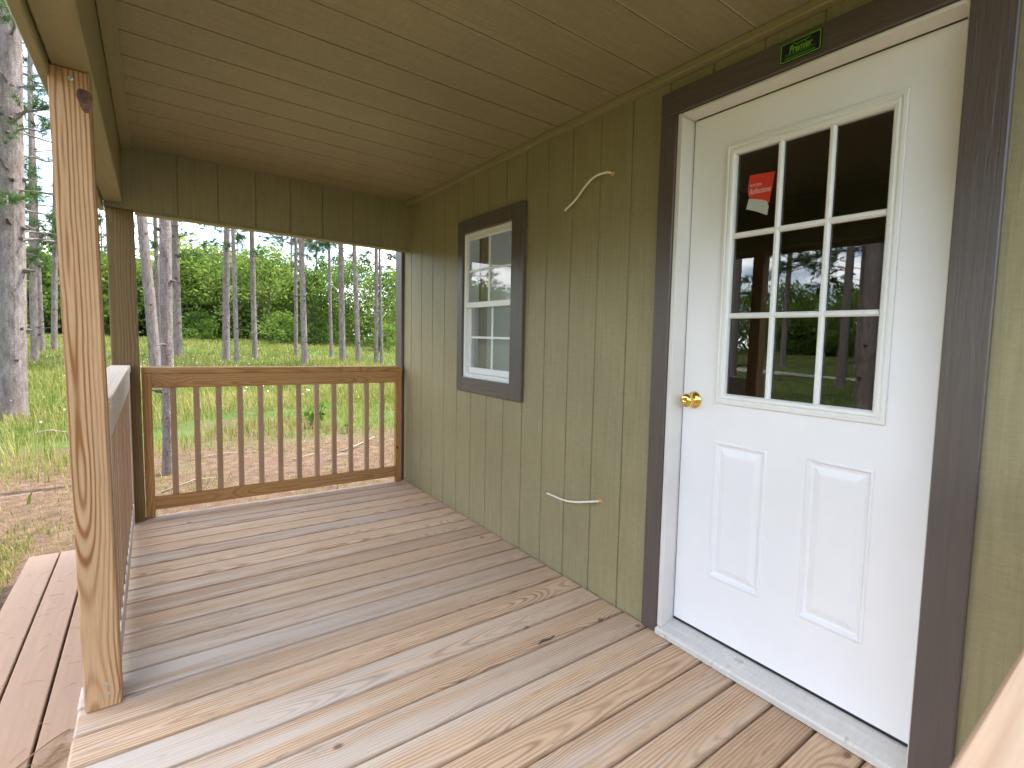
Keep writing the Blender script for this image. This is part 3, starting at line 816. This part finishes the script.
def tube_np(pts, rad, n):
    pts = np.asarray(pts, float); k = len(pts); Q = []
    d = unit(np.gradient(pts, axis=0)); ref = np.cross(d[0], [.31, .2, .93]); ref = ref / np.linalg.norm(ref)
    rings = []
    for i in range(k):
        ref = ref - d[i] * (ref @ d[i]); ref /= np.linalg.norm(ref); q = np.cross(d[i], ref)
        a = np.arange(n) * 2 * np.pi / n
        rings.append(pts[i] + (np.cos(a)[:, None] * ref + np.sin(a)[:, None] * q) * rad[i])
    R = np.array(rings)
    A = R[:-1]; B = np.roll(R[:-1], -1, 1); Cc = np.roll(R[1:], -1, 1); D = R[1:]
    return np.stack([A, B, Cc, D], 2).reshape(-1, 4, 3)

def pine_trunk_mesh(name, H, dbh, lean, seed, res=18, stubs=True):
    """round trunk with dead branch stubs; origin at its base"""
    rng = np.random.default_rng(seed)
    nz = 70; z = np.concatenate([np.linspace(-.25, .6, 12), np.linspace(.7, H, nz)])
    wob = .02 * np.cumsum(rng.normal(size=len(z))) * .15
    cx = lean[0] * z + np.interp(z, np.linspace(-1, H, 12), np.cumsum(rng.normal(size=12)) * .006)
    cy = lean[1] * z + np.interp(z, np.linspace(-1, H, 12), np.cumsum(rng.normal(size=12)) * .012)
    r = dbh / 2 * (1 - .78 * np.clip(z / H, 0, 1) ** 1.25) * (1 + .45 * np.exp(-np.clip(z + .1, 0, 9) / .16))
    P = np.stack([cx, cy, z], 1)
    Q = [tube_np(P, r, res)]; n0 = len(Q[0]); ns = 0
    if stubs:
        zz = .9
        while zz < H * .62:
            i = np.argmin(abs(z - zz)); k = rng.integers(1, 4)
            for _ in range(k):
                a = rng.uniform(0, 2 * np.pi); L = abs(rng.normal(.0, .05)) + .025
                if rng.random() < .05: L += rng.uniform(.2, .7)
                L = min(L, 1.2); e = np.array([np.cos(a), np.sin(a), rng.uniform(-.25, .35)])
                b0 = P[i] + e * r[i] * .8
                pts = [b0, b0 + e * L * .5 + [0, 0, .02 * L], b0 + e * L + [0, 0, -.05 * L]]
                rr = min(.05, r[i] * .36); ns += 4 * 0 + 10
                Q.append(tube_np(pts, [rr, rr * .7, rr * .3], 5))
            zz += rng.uniform(.28, .62)
    Q = np.concatenate(Q)
    mi = np.zeros(len(Q)); mi[n0:] = 1
    me = quads_mesh(name, Q, [M['bark'], M['scar']], None, mi); me.polygons.foreach_set('use_smooth', np.ones(len(Q), bool)); return me, P, r, z

def tuft(C, D, rng, n=16, L=.13, w=.010):
    """needle tufts at points C pointing along D"""
    m = len(C); Cc = np.repeat(C, n, 0); d = unit(np.repeat(D, n, 0) + rng.normal(size=(m * n, 3)) * .75)
    wv = unit(np.cross(d, rng.normal(size=(m * n, 3)))); l = (L * rng.uniform(.7, 1.25, m * n))[:, None]
    b = Cc + d * .01
    return np.stack([b - wv * w * .5, b + wv * w * .5, b + d * l + wv * w * .15, b + d * l - wv * w * .15], 1)

def pine_crown_mesh(name, H, z0, spread, nb, seed, lean=(0, 0), L=.14, sparse=1.0, n=12, w=.013, bias=.9):
    rng = np.random.default_rng(seed); Q = []; TC = []; TD = []
    for k in range(nb):
        z = z0 + (H - z0) * (rng.random() ** bias); f = (z - z0) / max(H - z0, .1)
        a = rng.uniform(0, 2 * np.pi); ln = spread * (1 - .75 * f) * rng.uniform(.55, 1.1)
        e = np.array([np.cos(a), np.sin(a), 0]); up = rng.uniform(.0, .3) + .5 * f
        s = np.linspace(0, 1, 7)[:, None]
        pts = np.array([lean[0] * z, lean[1] * z, z]) + e * ln * s + np.array([0, 0, 1]) * (up * ln * s - .22 * ln * s ** 2) + rng.normal(size=(7, 3)) * .04 * ln * s
        Q.append(tube_np(pts, np.linspace(.022, .006, 7) * (.6 + ln * .25), 4))
        nt = int(ln * 9 * sparse)
        for j in range(nt):
            t = rng.uniform(.35, 1.0); p = pts[min(int(t * 6), 5)]; p2 = pts[min(int(t * 6) + 1, 6)]; p = p + (p2 - p) * (t * 6 % 1)
            dv = unit(e + rng.normal(size=3) * .6 + np.array([0, 0, .25])); sl = rng.uniform(.1, .45) * (1.2 - t * .6)
            q = p + dv * sl
            Q.append(tube_np([p, q], [.006, .004], 3))
            for u in (.45, .72, 1.0): TC.append(p + dv * sl * u); TD.append(dv)
    br = np.concatenate(Q); T = tuft(np.array(TC), np.array(TD), rng, n, L, w)
    A = np.concatenate([br, T]); mi = np.concatenate([np.zeros(len(br)), np.ones(len(T))])
    ti = np.concatenate([np.zeros(len(br)), np.repeat(rng.uniform(.2, 1, len(TC)), n)])
    return quads_mesh(name, A, [M['bark'], M['needles']], ti, mi)

def link(name, me, parent, loc=(0, 0, 0)):
    o = bpy.data.objects.new(name, me); COL.objects.link(o); o.parent = parent; o.location = loc; return o

crown_var = [pine_crown_mesh('pine_crown', 17, 9.5, 2.0, 46, 40 + k) for k in range(3)]
pines = [
 (-3.26, 12.46, .41, .031, .004, 'massive grey pine trunk at the left edge, thickest of all the trees'),
 (-1.47, 20.72, .30, -.040, .000, 'pale leaning pine trunk just right of the far corner post'),
 (-1.28, 30.94, .20, -.001, .000, 'thin dark distant pine trunk behind the two pale ones by the far post'),
 (-1.44, 6.99, .115, .012, .000, 'slender near pine whose foot shows below the top rail, standing in bare litter'),
 (-.71, 28.34, .32, .004, .000, 'pine trunk close on the right of the slender near pine'),
 (.75, 26.47, .27, .027, -.002, 'thicker trunk of the close pair left of centre in the far opening'),
 (.98, 25.09, .17, -.007, .001, 'thinner trunk of the close pair left of centre in the far opening'),
 (1.88, 27.49, .23, -.007, .001, 'single straight pine right of the close pair, ringed with dark branch scars'),
 (3.79, 29.22, .17, .010, -.002, 'faint thin trunk just left of the pine above the middle of the far railing'),
 (3.25, 24.50, .25, -.018, .003, 'pine trunk with a stout stem above the middle of the far railing'),
 (5.24, 28.66, .17, -.013, .003, 'very thin pale pole pine between the middle trunk and the thick right one'),
 (4.80, 24.86, .27, -.010, .002, 'thick straight pine right of the very thin pole pine'),
 (5.29, 24.31, .22, -.030, .008, 'pine trunk leaning slightly left, right of the thick straight pine'),
 (6.00, 24.22, .19, .000, .000, 'left trunk of the tight pair nearest the house corner'),
 (6.25, 24.19, .14, -.015, .005, 'right thinner trunk of the tight pair nearest the house corner'),
 (-4.44, 24.97, .21, .023, .003, 'middle sized pine just right of the massive left trunk'),
 (-4.82, 30.07, .16, .004, .000, 'thin pine half hidden behind the middle sized one on the left'),
 (-4.61, 31.20, .21, .033, .003, 'pine trunk partly covered by the left edge of the nearest porch post'),
]
G_P = 'tall pines in the meadow beyond the porch'
for k, (x, y, d, lx, ly, lab) in enumerate(pines):
    r = empty('pine_tree', (x, y, float(gz(x, y))), lab, 'tree', G_P)
    H = 17 if d > .15 else 12
    me, P, rr, zz = pine_trunk_mesh('trunk', H, d * (.94 if k else .80), (lx, ly), 100 + k, 20 if d > .3 else 14)
    link('trunk', me, r)
    if k == 0:
        cm = pine_crown_mesh('crown', 15, 2.7, 1.9, 105, 77, (lx, ly), .11, .85, 24, .0065, 1.6)
    elif k in (15, 16):
        cm = pine_crown_mesh('crown', 16, 4.2, 2.0, 40, 80 + k, (lx, ly), .14, .7, bias=1.3)
    elif k in (4, 5, 7, 8, 9, 11, 13):
        cm = pine_crown_mesh('crown', 16, 4.2, 1.9, 46, 90 + k, (lx, ly), .16, .8)
    else: cm = crown_var[k % 3]
    c = link('crown', cm, r)
    if k not in (0, 15, 16, 4, 5, 7, 8, 9, 11, 13): c.location = (lx * 12, ly * 12, 0)
    if d < .15: c.scale = (.55, .55, .72)
# pines standing outside the picture, mirrored in the door glass
tv = [pine_trunk_mesh('trunk', 17, .40, (.01 * (k - 1), .008), 300 + k, 14)[0] for k in range(3)]
low = [pine_crown_mesh('crown', 16, 4.2, 2.4, 48, 310 + k, (.01 * (k - 1), .008), .17, .8, 11, .016) for k in range(3)]
G_R = 'pines mirrored in the door glass'
mir = [(-11.9, 5.5, 1.15), (-18.4, 9.1, .9), (-17.0, 4.6, .75), (-21.5, 7.5, .8), (-10.5, 8.6, .8), (-26, 16, .9), (-24, 11.5, .8), (-29, 13, 1.0), (-15.5, 13.5, .85), (-30, 20, .9), (-13, 18, .8), (-8.5, 15, .8), (-20, 24, .9), (-33, 9, .9), (-27, 4, .9), (-19, -3, .9), (-28, -8, 1.0), (-14, -9, 1.0), (8, 20, .9), (12, 16, .9)]
for k, (x, y, s) in enumerate(mir):
    r = empty('pine_tree', (x, y, float(gz(x, y))), 'tall dark pine outside the view, seen only as a reflection in the door glass', 'tree', G_R)
    r.scale = (s, s, .9 + .2 * ((k * 37) % 10) / 10); r.rotation_euler = (0, 0, k * 1.9)
    link('trunk', tv[k % 3], r); link('crown', low[k % 3], r)

def broad_mesh(name, H, W, seed, nb=70, nl=95, ls=.17, base=.06):
    rng = np.random.default_rng(seed); C = []; T = []
    for k in range(nb):
        f = rng.random() ** .8; z = H * (base + (1 - base) * f)
        prof = math.sin(math.pi * min(max(.18 + .80 * f, 0), 1)) ** .7
        a = rng.uniform(0, 2 * np.pi); rr = W * prof * rng.uniform(.35, 1.05)
        c = np.array([rr * np.cos(a), rr * np.sin(a), z]); s = rng.uniform(.28, .62) * W * .42
        q = rng.normal(size=(nl, 3)) * np.array([s, s, s * .55]); q[:, 2] -= .25 * (q[:, 0] ** 2 + q[:, 1] ** 2) / s
        C.append(c + q); T.append(np.full(nl, rng.uniform(.0, 1)) + rng.normal(size=nl) * .12)
    C = np.concatenate(C); C[:, 2] = np.maximum(C[:, 2], .05)
    Q = leaves(C, ls, rng, .65)
    return quads_mesh(name, Q, [M['leaf']], np.clip(np.concatenate(T), 0, 1))
def broad_trunk(name, H, seed):
    rng = np.random.default_rng(seed); Q = []
    p = np.cumsum(rng.normal(size=(8, 3)) * [.07, .07, 0], 0); p[:, 2] = np.linspace(-.2, H * .8, 8)
    Q.append(tube_np(p, np.linspace(.10, .02, 8) * H / 7, 8))
    for k in range(9):
        i = rng.integers(2, 7); a = rng.uniform(0, 6.28); L = H * rng.uniform(.12, .28)
        e = np.array([np.cos(a), np.sin(a), .8])
        Q.append(tube_np([p[i], p[i] + e * L * .5, p[i] + e * L + [0, 0, .1 * L]], [.035, .025, .008], 5))
    return quads_mesh(name, np.concatenate(Q), [M['bark_dark']])
bl = [broad_mesh('crown', 7.0, 2.6, 500 + k) for k in range(5)]
bt = [broad_trunk('trunk', 7.0, 520 + k) for k in range(3)]
def view_pt(px, dep):
    """a place in the meadow along a sight line from the porch, worked out once from the plan"""
    F = (.656, .751); R = (.755, -.655); t = (px - 604.4) / 518.5
    return (-1.53 + (F[0] + R[0] * t) * dep, (F[1] + R[1] * t) * dep)
G_B = 'leafy trees along the edge of the wood'
edge = [(8, 35, .95, 'leafy tree at the wood edge seen left of the massive pine trunk'),
 (28, 38, .8, 'dark leafy tree between the massive left pine and the nearest post'),
 (60, 36, .85, 'leafy tree at the wood edge behind the nearest post'),
 (99, 38, .95, 'leafy tree seen in the gap between the two porch posts'),
 (140, 40, .9, 'leafy tree behind the pale leaning trunk by the far post'),
 (190, 37, .98, 'broad bright green tree right of the slender near pine'),
 (212, 40, 1.12, 'taller leafy tree just left of the close pair of trunks'),
 (243, 38, .88, 'bright leafy tree between the close pair and the single straight pine'),
 (272, 37, 1.06, 'bright green tree right of the single straight pine'),
 (312, 39, .82, 'lower leafy tree right of the stout middle trunk'),
 (334, 41, 1.05, 'leafy tree rising behind the very thin pole pine'),
 (355, 38, .96, 'dense dark leafy tree behind the slightly leaning pine'),
 (385, 37, .86, 'bright leafy tree behind the tight pair by the house corner'),
 (404, 40, .95, 'leafy tree cut off by the corner board of the cabin')]
for k, (px, dep, s, lab) in enumerate(edge):
    x, y = view_pt(px, dep); r = empty('leafy_tree', (x, y, float(gz(x, y)) - .1), lab, 'tree', G_B)
    r.scale = (s * 1.02, s * 1.02, s * .90); r.rotation_euler = (0, 0, k * 2.3)
    link('trunk', bt[k % 3], r); link('crown', bl[k % 5], r)
shr = [broad_mesh('foliage', 2.0, 1.3, 600 + k, 34, 70, .13, .03) for k in range(3)]
for k, (px, dep, s, lab) in enumerate([(203, 32, .9, 'low bright bush at the foot of the wood left of the close pair'), (285, 33, 1.0, 'low bush at the foot of the wood left of the stout middle trunk'),
     (390, 32, .9, 'round light green bush by the house corner at the wood edge'), (322, 34, .8, 'low bush between the stout middle trunk and the very thin pole pine'), (105, 33, .9, 'low bush at the wood edge between the two posts'),
     (20, 33, .8, 'low bush at the wood edge beside the massive left pine')]):
    x, y = view_pt(px, dep); r = empty('bush', (x, y, float(gz(x, y)) - .05), lab, 'bush', 'low bushes at the edge of the wood')
    r.scale = (s, s, s); r.rotation_euler = (0, 0, k * 1.3); link('foliage', shr[k % 3], r)
# dark pines rising behind the leafy edge
bp_ = [pine_crown_mesh('crown', 12.5, 3.0, 2.6, 60, 700 + k, (0, 0), .2, .9, 9, .03) for k in range(2)]
bpt = pine_trunk_mesh('trunk', 12.5, .30, (0, 0), 710, 10, False)[0]
for k, (px, dep, s, lab) in enumerate([(181, 44, .85, 'dark open pine crown above the wood right of the slender near pine'), (292, 43, .95, 'dark sparse pine crown rising above the wood by the stout middle trunk'),
      (318, 46, .9, 'dark pine crown above the wood right of the stout middle trunk'), (397, 45, .85, 'dark pine crown above the wood at the house corner'), (240, 47, .78, 'small pine top behind the single straight pine'), (30, 44, .9, 'dark pine behind the wood edge beside the massive left trunk'), (108, 45, .85, 'dark pine above the wood in the gap between the posts')]):
    x, y = view_pt(px, dep); r = empty('pine_tree', (x, y, float(gz(x, y)) - .1), lab, 'tree', 'dark pines behind the leafy edge')
    r.scale = (s, s, s); r.rotation_euler = (0, 0, k * 1.7); link('trunk', bpt, r); link('crown', bp_[k % 2], r)

# the mass of the wood behind and all round the clearing
def woodland():
    rng = np.random.default_rng(900); Qs = []; Ts = []
    for k in range(250):
        a = rng.uniform(-.4, 4.4)       # measured from +x towards +y, -x, -y
        d = rng.uniform(44, 60); x, y = d * math.cos(a), 2 + d * math.sin(a)
        H = rng.uniform(4.4, 7.0) if k < 170 else rng.uniform(2.2, 3.4); W = rng.uniform(2.0, 3.4); z0 = float(gz(x, y))
        nb, nl = 46, 44
        f = rng.random(nb) ** .8; z = H * (.04 + .94 * f); prof = np.sin(np.pi * np.clip(.16 + .8 * f, 0, 1)) ** .7
        an = rng.uniform(0, 6.28, nb); rr = W * prof * rng.uniform(.3, 1.05, nb)
        c = np.stack([x + rr * np.cos(an), y + rr * np.sin(an), z0 + z], 1)
        q = np.repeat(c, nl, 0) + rng.normal(size=(nb * nl, 3)) * np.array([W * .22, W * .22, W * .13])
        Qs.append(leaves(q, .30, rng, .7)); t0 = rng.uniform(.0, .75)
        Ts.append(np.clip(np.repeat(rng.uniform(0, .5, nb) * np.clip(z / 3.0, .1, 1), nl) + t0 * np.clip(z / 3.0, .2, 1).repeat(nl) * .7 + rng.normal(size=nb * nl) * .1, 0, 1))  # tint darkened towards the ground, painting in the shade under the trees
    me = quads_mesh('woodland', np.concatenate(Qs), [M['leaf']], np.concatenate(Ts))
    o = bpy.data.objects.new('woodland', me); COL.objects.link(o); tag(o, 'dense green wood closing off the clearing behind the pines', 'wood', None, 'stuff')
woodland()

# ------------------------------------------------------------------ grass
def grass():
    rng = np.random.default_rng(33); Qs = []; Ts = []
    def field(n, x0, x1, y0, y1, hmin, hmax, wid, dens):
        x = rng.uniform(x0, x1, n); y = rng.uniform(y0, y1, n)
        pr = dens(x, y); keep = rng.random(n) < pr; x, y = x[keep], y[keep]
        n = len(x); z = gz(x, y)
        pat = .5 + .5 * np.sin(x * 1.3 + 2 * np.sin(y * .6)) * np.sin(y * 1.1 + 1.4 * np.sin(x * .5))
        h = .64 * rng.uniform(hmin, hmax, n) * (.55 + .7 * pat); a = rng.uniform(0, 6.28, n); b = rng.uniform(.05, .5, n)
        P0 = np.stack([x, y, z - .02], 1); e = np.stack([np.cos(a), np.sin(a), np.zeros(n)], 1); w = np.stack([-np.sin(a), np.cos(a), np.zeros(n)], 1) * (wid * rng.uniform(.6, 1.4, n))[:, None]
        P1 = P0 + e * (h * b * .35)[:, None] + np.array([0, 0, 1]) * (h * .6)[:, None]
        P2 = P0 + e * (h * b)[:, None] + np.array([0, 0, 1]) * h[:, None]
        Qs.append(np.stack([P0 - w, P0 + w, P1 + w * .8, P1 - w * .8], 1)); Qs.append(np.stack([P1 - w * .8, P1 + w * .8, P2 + w * .12, P2 - w * .12], 1))
        far = np.clip((np.hypot(x, y) - 14) / 20, 0, 1)
        t = np.clip(rng.normal(.46, .26, n) + .42 * (pat - .5) + (rng.random(n) < .18) * .45 - .12 * far, 0, 1); Ts.append(t); Ts.append(t + .06)
    sm = lambda v, a, b: np.clip((v - a) / (b - a), 0, 1)
    def nz(x, y): return .5 + .28 * np.sin(x * 2.1 + 1.3 * np.sin(y * 1.7)) + .28 * np.sin(y * 2.6 + 1.9 * np.sin(x * 1.2 + .5))
    outside = lambda x, y: ~((x > -2.2) & (y > -.6) & (y < 4.5) & (x < 3.6))
    # bare needle litter just beyond the far railing, sparse tufts on the left, meadow further out
    def meadow(x, y):
        lim = np.where(x < -1.9, 7.0, np.where(x < -.6, 7.4, 7.9)) + .8 * (nz(x * .7, y * .7) - .5)
        return outside(x, y) * np.clip(sm(y, lim, lim + 2.2) * 1.1, 0, 1) * np.where(y < 11.5, np.clip(nz(x * .8 + 3, y * .9) * 2.0 - .25, .12, 1), 1)
    field(60000, -9, 7, 6.5, 14, .10, .38, .0045, meadow)
    field(80000, -12, 14, 12, 25, .14, .46, .0075, lambda x, y: np.full(len(x), 1.0))
    field(60000, -16, 24, 24, 42, .12, .36, .014, lambda x, y: np.full(len(x), 1.0))
    field(40000, -7, 4, 4.4, 8.5, .04, .12, .0032, lambda x, y: outside(x, y) * np.clip(nz(x, y) * 2.4 - 1.15, 0, 1))
    field(70000, -7, -2.2, 2.6, 6.0, .03, .12, .0032, lambda x, y: outside(x, y) * np.clip(nz(x * 1.3, y * 1.1) * 1.6 - .25, .05, 1) * np.clip((6.1 - y) / .5, 0, 1))
    field(22000, -7, 4, 4.4, 8.8, .04, .18, .003, lambda x, y: outside(x, y) * np.clip(nz(x * 1.9 + 1, y * 1.6) * 1.3 - .4, .05, .8))
    field(60000, -40, -2.3, -20, 24, .10, .34, .016, lambda x, y: outside(x, y) * (~((x > -24.8) & (x < -21) )) * np.where(np.hypot(x, y - 2) < 6.5, .25, .8) * np.where(y > 6.5, np.where(x > -9, 0, 1), 1))
    me = quads_mesh('meadow_grass', np.concatenate(Qs), [M['grass']], np.clip(np.concatenate(Ts), 0, 1))
    o = bpy.data.objects.new('meadow_grass', me); COL.objects.link(o); tag(o, 'long yellow green meadow grass between the pines', 'grass', None, 'stuff')
grass()
def flowers():
    rng = np.random.default_rng(44); n = 700
    x = rng.uniform(-8, 12, n); y = rng.uniform(9, 30, n); z = gz(x, y) + rng.uniform(.22, .48, n)
    me = quads_mesh('wild_flowers', leaves(np.stack([x, y, z], 1), .028, rng, 1.0), [simple('pale_petals', (.80, .80, .62), .7)])
    o = bpy.data.objects.new('wild_flowers', me); COL.objects.link(o); tag(o, 'tiny pale wild flowers dotted through the meadow', 'flowers', None, 'stuff')
flowers()

def weed_mesh(seed, H=.45, n=46):
    rng = np.random.default_rng(seed); Q = []; Lf = []
    for k in range(7):
        a = rng.uniform(0, 6.28); t = rng.uniform(.15, .55); e = np.array([np.cos(a) * t, np.sin(a) * t, 1.0]); h = H * rng.uniform(.6, 1.05)
        pts = [np.array([0, 0, -.02]), e * h * .5, e * h]
        Q.append(tube_np(pts, [.005, .004, .002], 4))
        for j in range(n // 7 + 3): Lf.append(e * h * rng.uniform(.25, 1.02))
    L = leaves(np.array(Lf), .11, rng, .5, .6); Q = np.concatenate(Q)
    A = np.concatenate([Q, L]); return quads_mesh('weed', A, [M['weed']], np.concatenate([np.zeros(len(Q)), rng.uniform(.2, 1, len(L))]))
wm_ = [weed_mesh(820), weed_mesh(821, .42, 60)]
for (x, y, s, lab, k) in [(-2.05, 9.8, 1.0, 'leafy yellow green weed beside the left edge of the nearest post', 0), (.42, 9.3, 1.1, 'small bushy weed behind the middle balusters of the far railing', 1),
      (-2.62, 5.15, .35, 'tiny weed seedling by the end of the step', 0), (.75, 8.6, .55, 'low weed in the litter right of the bushy weed', 0)]:
    o = bpy.data.objects.new('weed_plant', wm_[k]); COL.objects.link(o); o.location = (x, y, float(gz(x, y))); o.scale = (s, s, s); tag(o, lab, 'weed', 'weeds near the porch')

def branch(pts, r, label):
    P = [(x, y, float(gz(x, y)) + h) for x, y, h in pts]
    o = one('fallen_branch', lambda b: b.tube(P, [.62 * r * (1 - .6 * k / (len(P) - 1)) for k in range(len(P))], 6), M['grey_twig'], None, P[0], True)
    tag(o, label, 'branch', 'fallen branches on the litter')
branch([(.28, 7.2, .01), (.5, 7.32, .05), (.66, 7.62, .02), (.92, 7.95, .03)], .020, 'pale bent branch on the litter behind the right balusters')
branch([(.02, 6.75, .01), (.2, 6.9, .04), (.42, 6.95, .02)], .012, 'short pale stick in front of the bent branch')
branch([(-1.25, 7.55, .015), (-.9, 7.7, .03), (-.55, 7.72, .015)], .014, 'straight stick right of the slender pine foot')
branch([(-1.5, 6.2, .01), (-1.25, 6.45, .03), (-1.02, 6.5, .02)], .012, 'thin stick in front of the slender pine foot')
branch([(-2.62, 6.2, .01), (-2.55, 6.24, .10), (-2.53, 6.25, .22)], .010, 'upright broken stick in the bare litter on the left')
branch([(-3.0, 6.7, .01), (-2.7, 6.62, .02), (-2.3, 6.7, .02)], .012, 'long thin stick lying across the bare litter on the left')
branch([(-2.75, 10.4, .05), (-2.6, 10.2, .10), (-2.35, 10.0, .06)], .03, 'bleached branch in the grass beside the massive pine')
branch([(1.25, 7.6, .01), (1.45, 7.9, .05), (1.75, 8.0, .02)], .014, 'curved stick near the last baluster by the wall')
branch([(-.3, 7.0, .01), (-.05, 7.15, .03), (.1, 7.4, .02)], .013, 'dark stick behind the middle of the far railing')

# ------------------------------------------------------------------ sky, sun, camera
w = bpy.data.worlds.new('World'); scene.world = w; w.use_nodes = True
t = NT(w.node_tree); w.node_tree.nodes.clear()
SUN_AZ, SUN_EL = math.radians(84), math.radians(58)     # clockwise from +y
sky = t.n('ShaderNodeTexSky', sky_type='NISHITA', sun_disc=False, sun_elevation=SUN_EL, sun_rotation=SUN_AZ, air_density=1.0, dust_density=1.2, ozone_density=1.0)
gen = t.n('ShaderNodeTexCoord').outputs['Generated']
sp = t.n('ShaderNodeSeparateXYZ'); t.l(gen, sp.inputs[0])
den = t.m('ADD', t.m('MAXIMUM', sp.outputs[2], 0.0), .22)
cv = t.comb(t.m('DIVIDE', sp.outputs[0], den), t.m('DIVIDE', sp.outputs[1], den), 0.0)
n1 = t.noise(cv, 1.25, 6.0, .58, .3)
mask = t.n_map(n1, .47, .60)
cl = t.ramp(t.noise(cv, 2.6, 4.0), [(.3, (9.5, 9.9, 10.6)), (.7, (15, 15, 15))])
colr = t.mix(t.m('MULTIPLY', mask, .92), sky.outputs[0], cl)
bg = t.n('ShaderNodeBackground'); bg.inputs[1].default_value = .15
t.l(colr, bg.inputs[0]); wo = t.n('ShaderNodeOutputWorld'); t.l(bg.outputs[0], wo.inputs[0])

sl = bpy.data.lights.new('sun', 'SUN'); sl.energy = 2.4; sl.angle = math.radians(.53); sl.color = (1, .955, .88)
so = bpy.data.objects.new('sun', sl); COL.objects.link(so)
sd = Vector((math.sin(SUN_AZ) * math.cos(SUN_EL), math.cos(SUN_AZ) * math.cos(SUN_EL), math.sin(SUN_EL)))
so.rotation_euler = sd.to_track_quat('Z', 'Y').to_euler(); so.location = sd * 60

cd = bpy.data.cameras.new('camera'); co = bpy.data.objects.new('camera', cd); COL.objects.link(co)
Fv = Vector((math.sin(.71782) * math.cos(.07671), math.cos(.71782) * math.cos(.07671), -math.sin(.07671)))
R0 = Vector((math.cos(.71782), -math.sin(.71782), 0)); U0 = R0.cross(Fv)
c_, s_ = math.cos(.03353), math.sin(.03353); Rv = R0 * c_ + U0 * s_; Uv = U0 * c_ - R0 * s_
mw = Matrix.Identity(4)
for k in range(3): mw[k][0], mw[k][1], mw[k][2] = Rv[k], Uv[k], -Fv[k]
mw[0][3], mw[1][3], mw[2][3] = -1.53027, 0.0, 1.16361
co.matrix_world = mw
cd.sensor_width = 36.0; cd.lens = 518.536 * 36 / 1024
cd.shift_x = -(604.431 - 512) / 1024; cd.shift_y = (383.305 - 384) / 1024
cd.clip_start = .02; cd.clip_end = 4000
cd.dof.use_dof = True; cd.dof.focus_distance = 2.6; cd.dof.aperture_fstop = 6.3
scene.camera = co
vs = scene.view_settings
vs.view_transform = 'Standard'; vs.look = 'None'; vs.gamma = 1.0; vs.use_curve_mapping = False
vs.exposure = 2.3
scene.render.resolution_x, scene.render.resolution_y = 1024, 768
for o in bpy.data.objects:
    if '_o' in o: del o['_o']
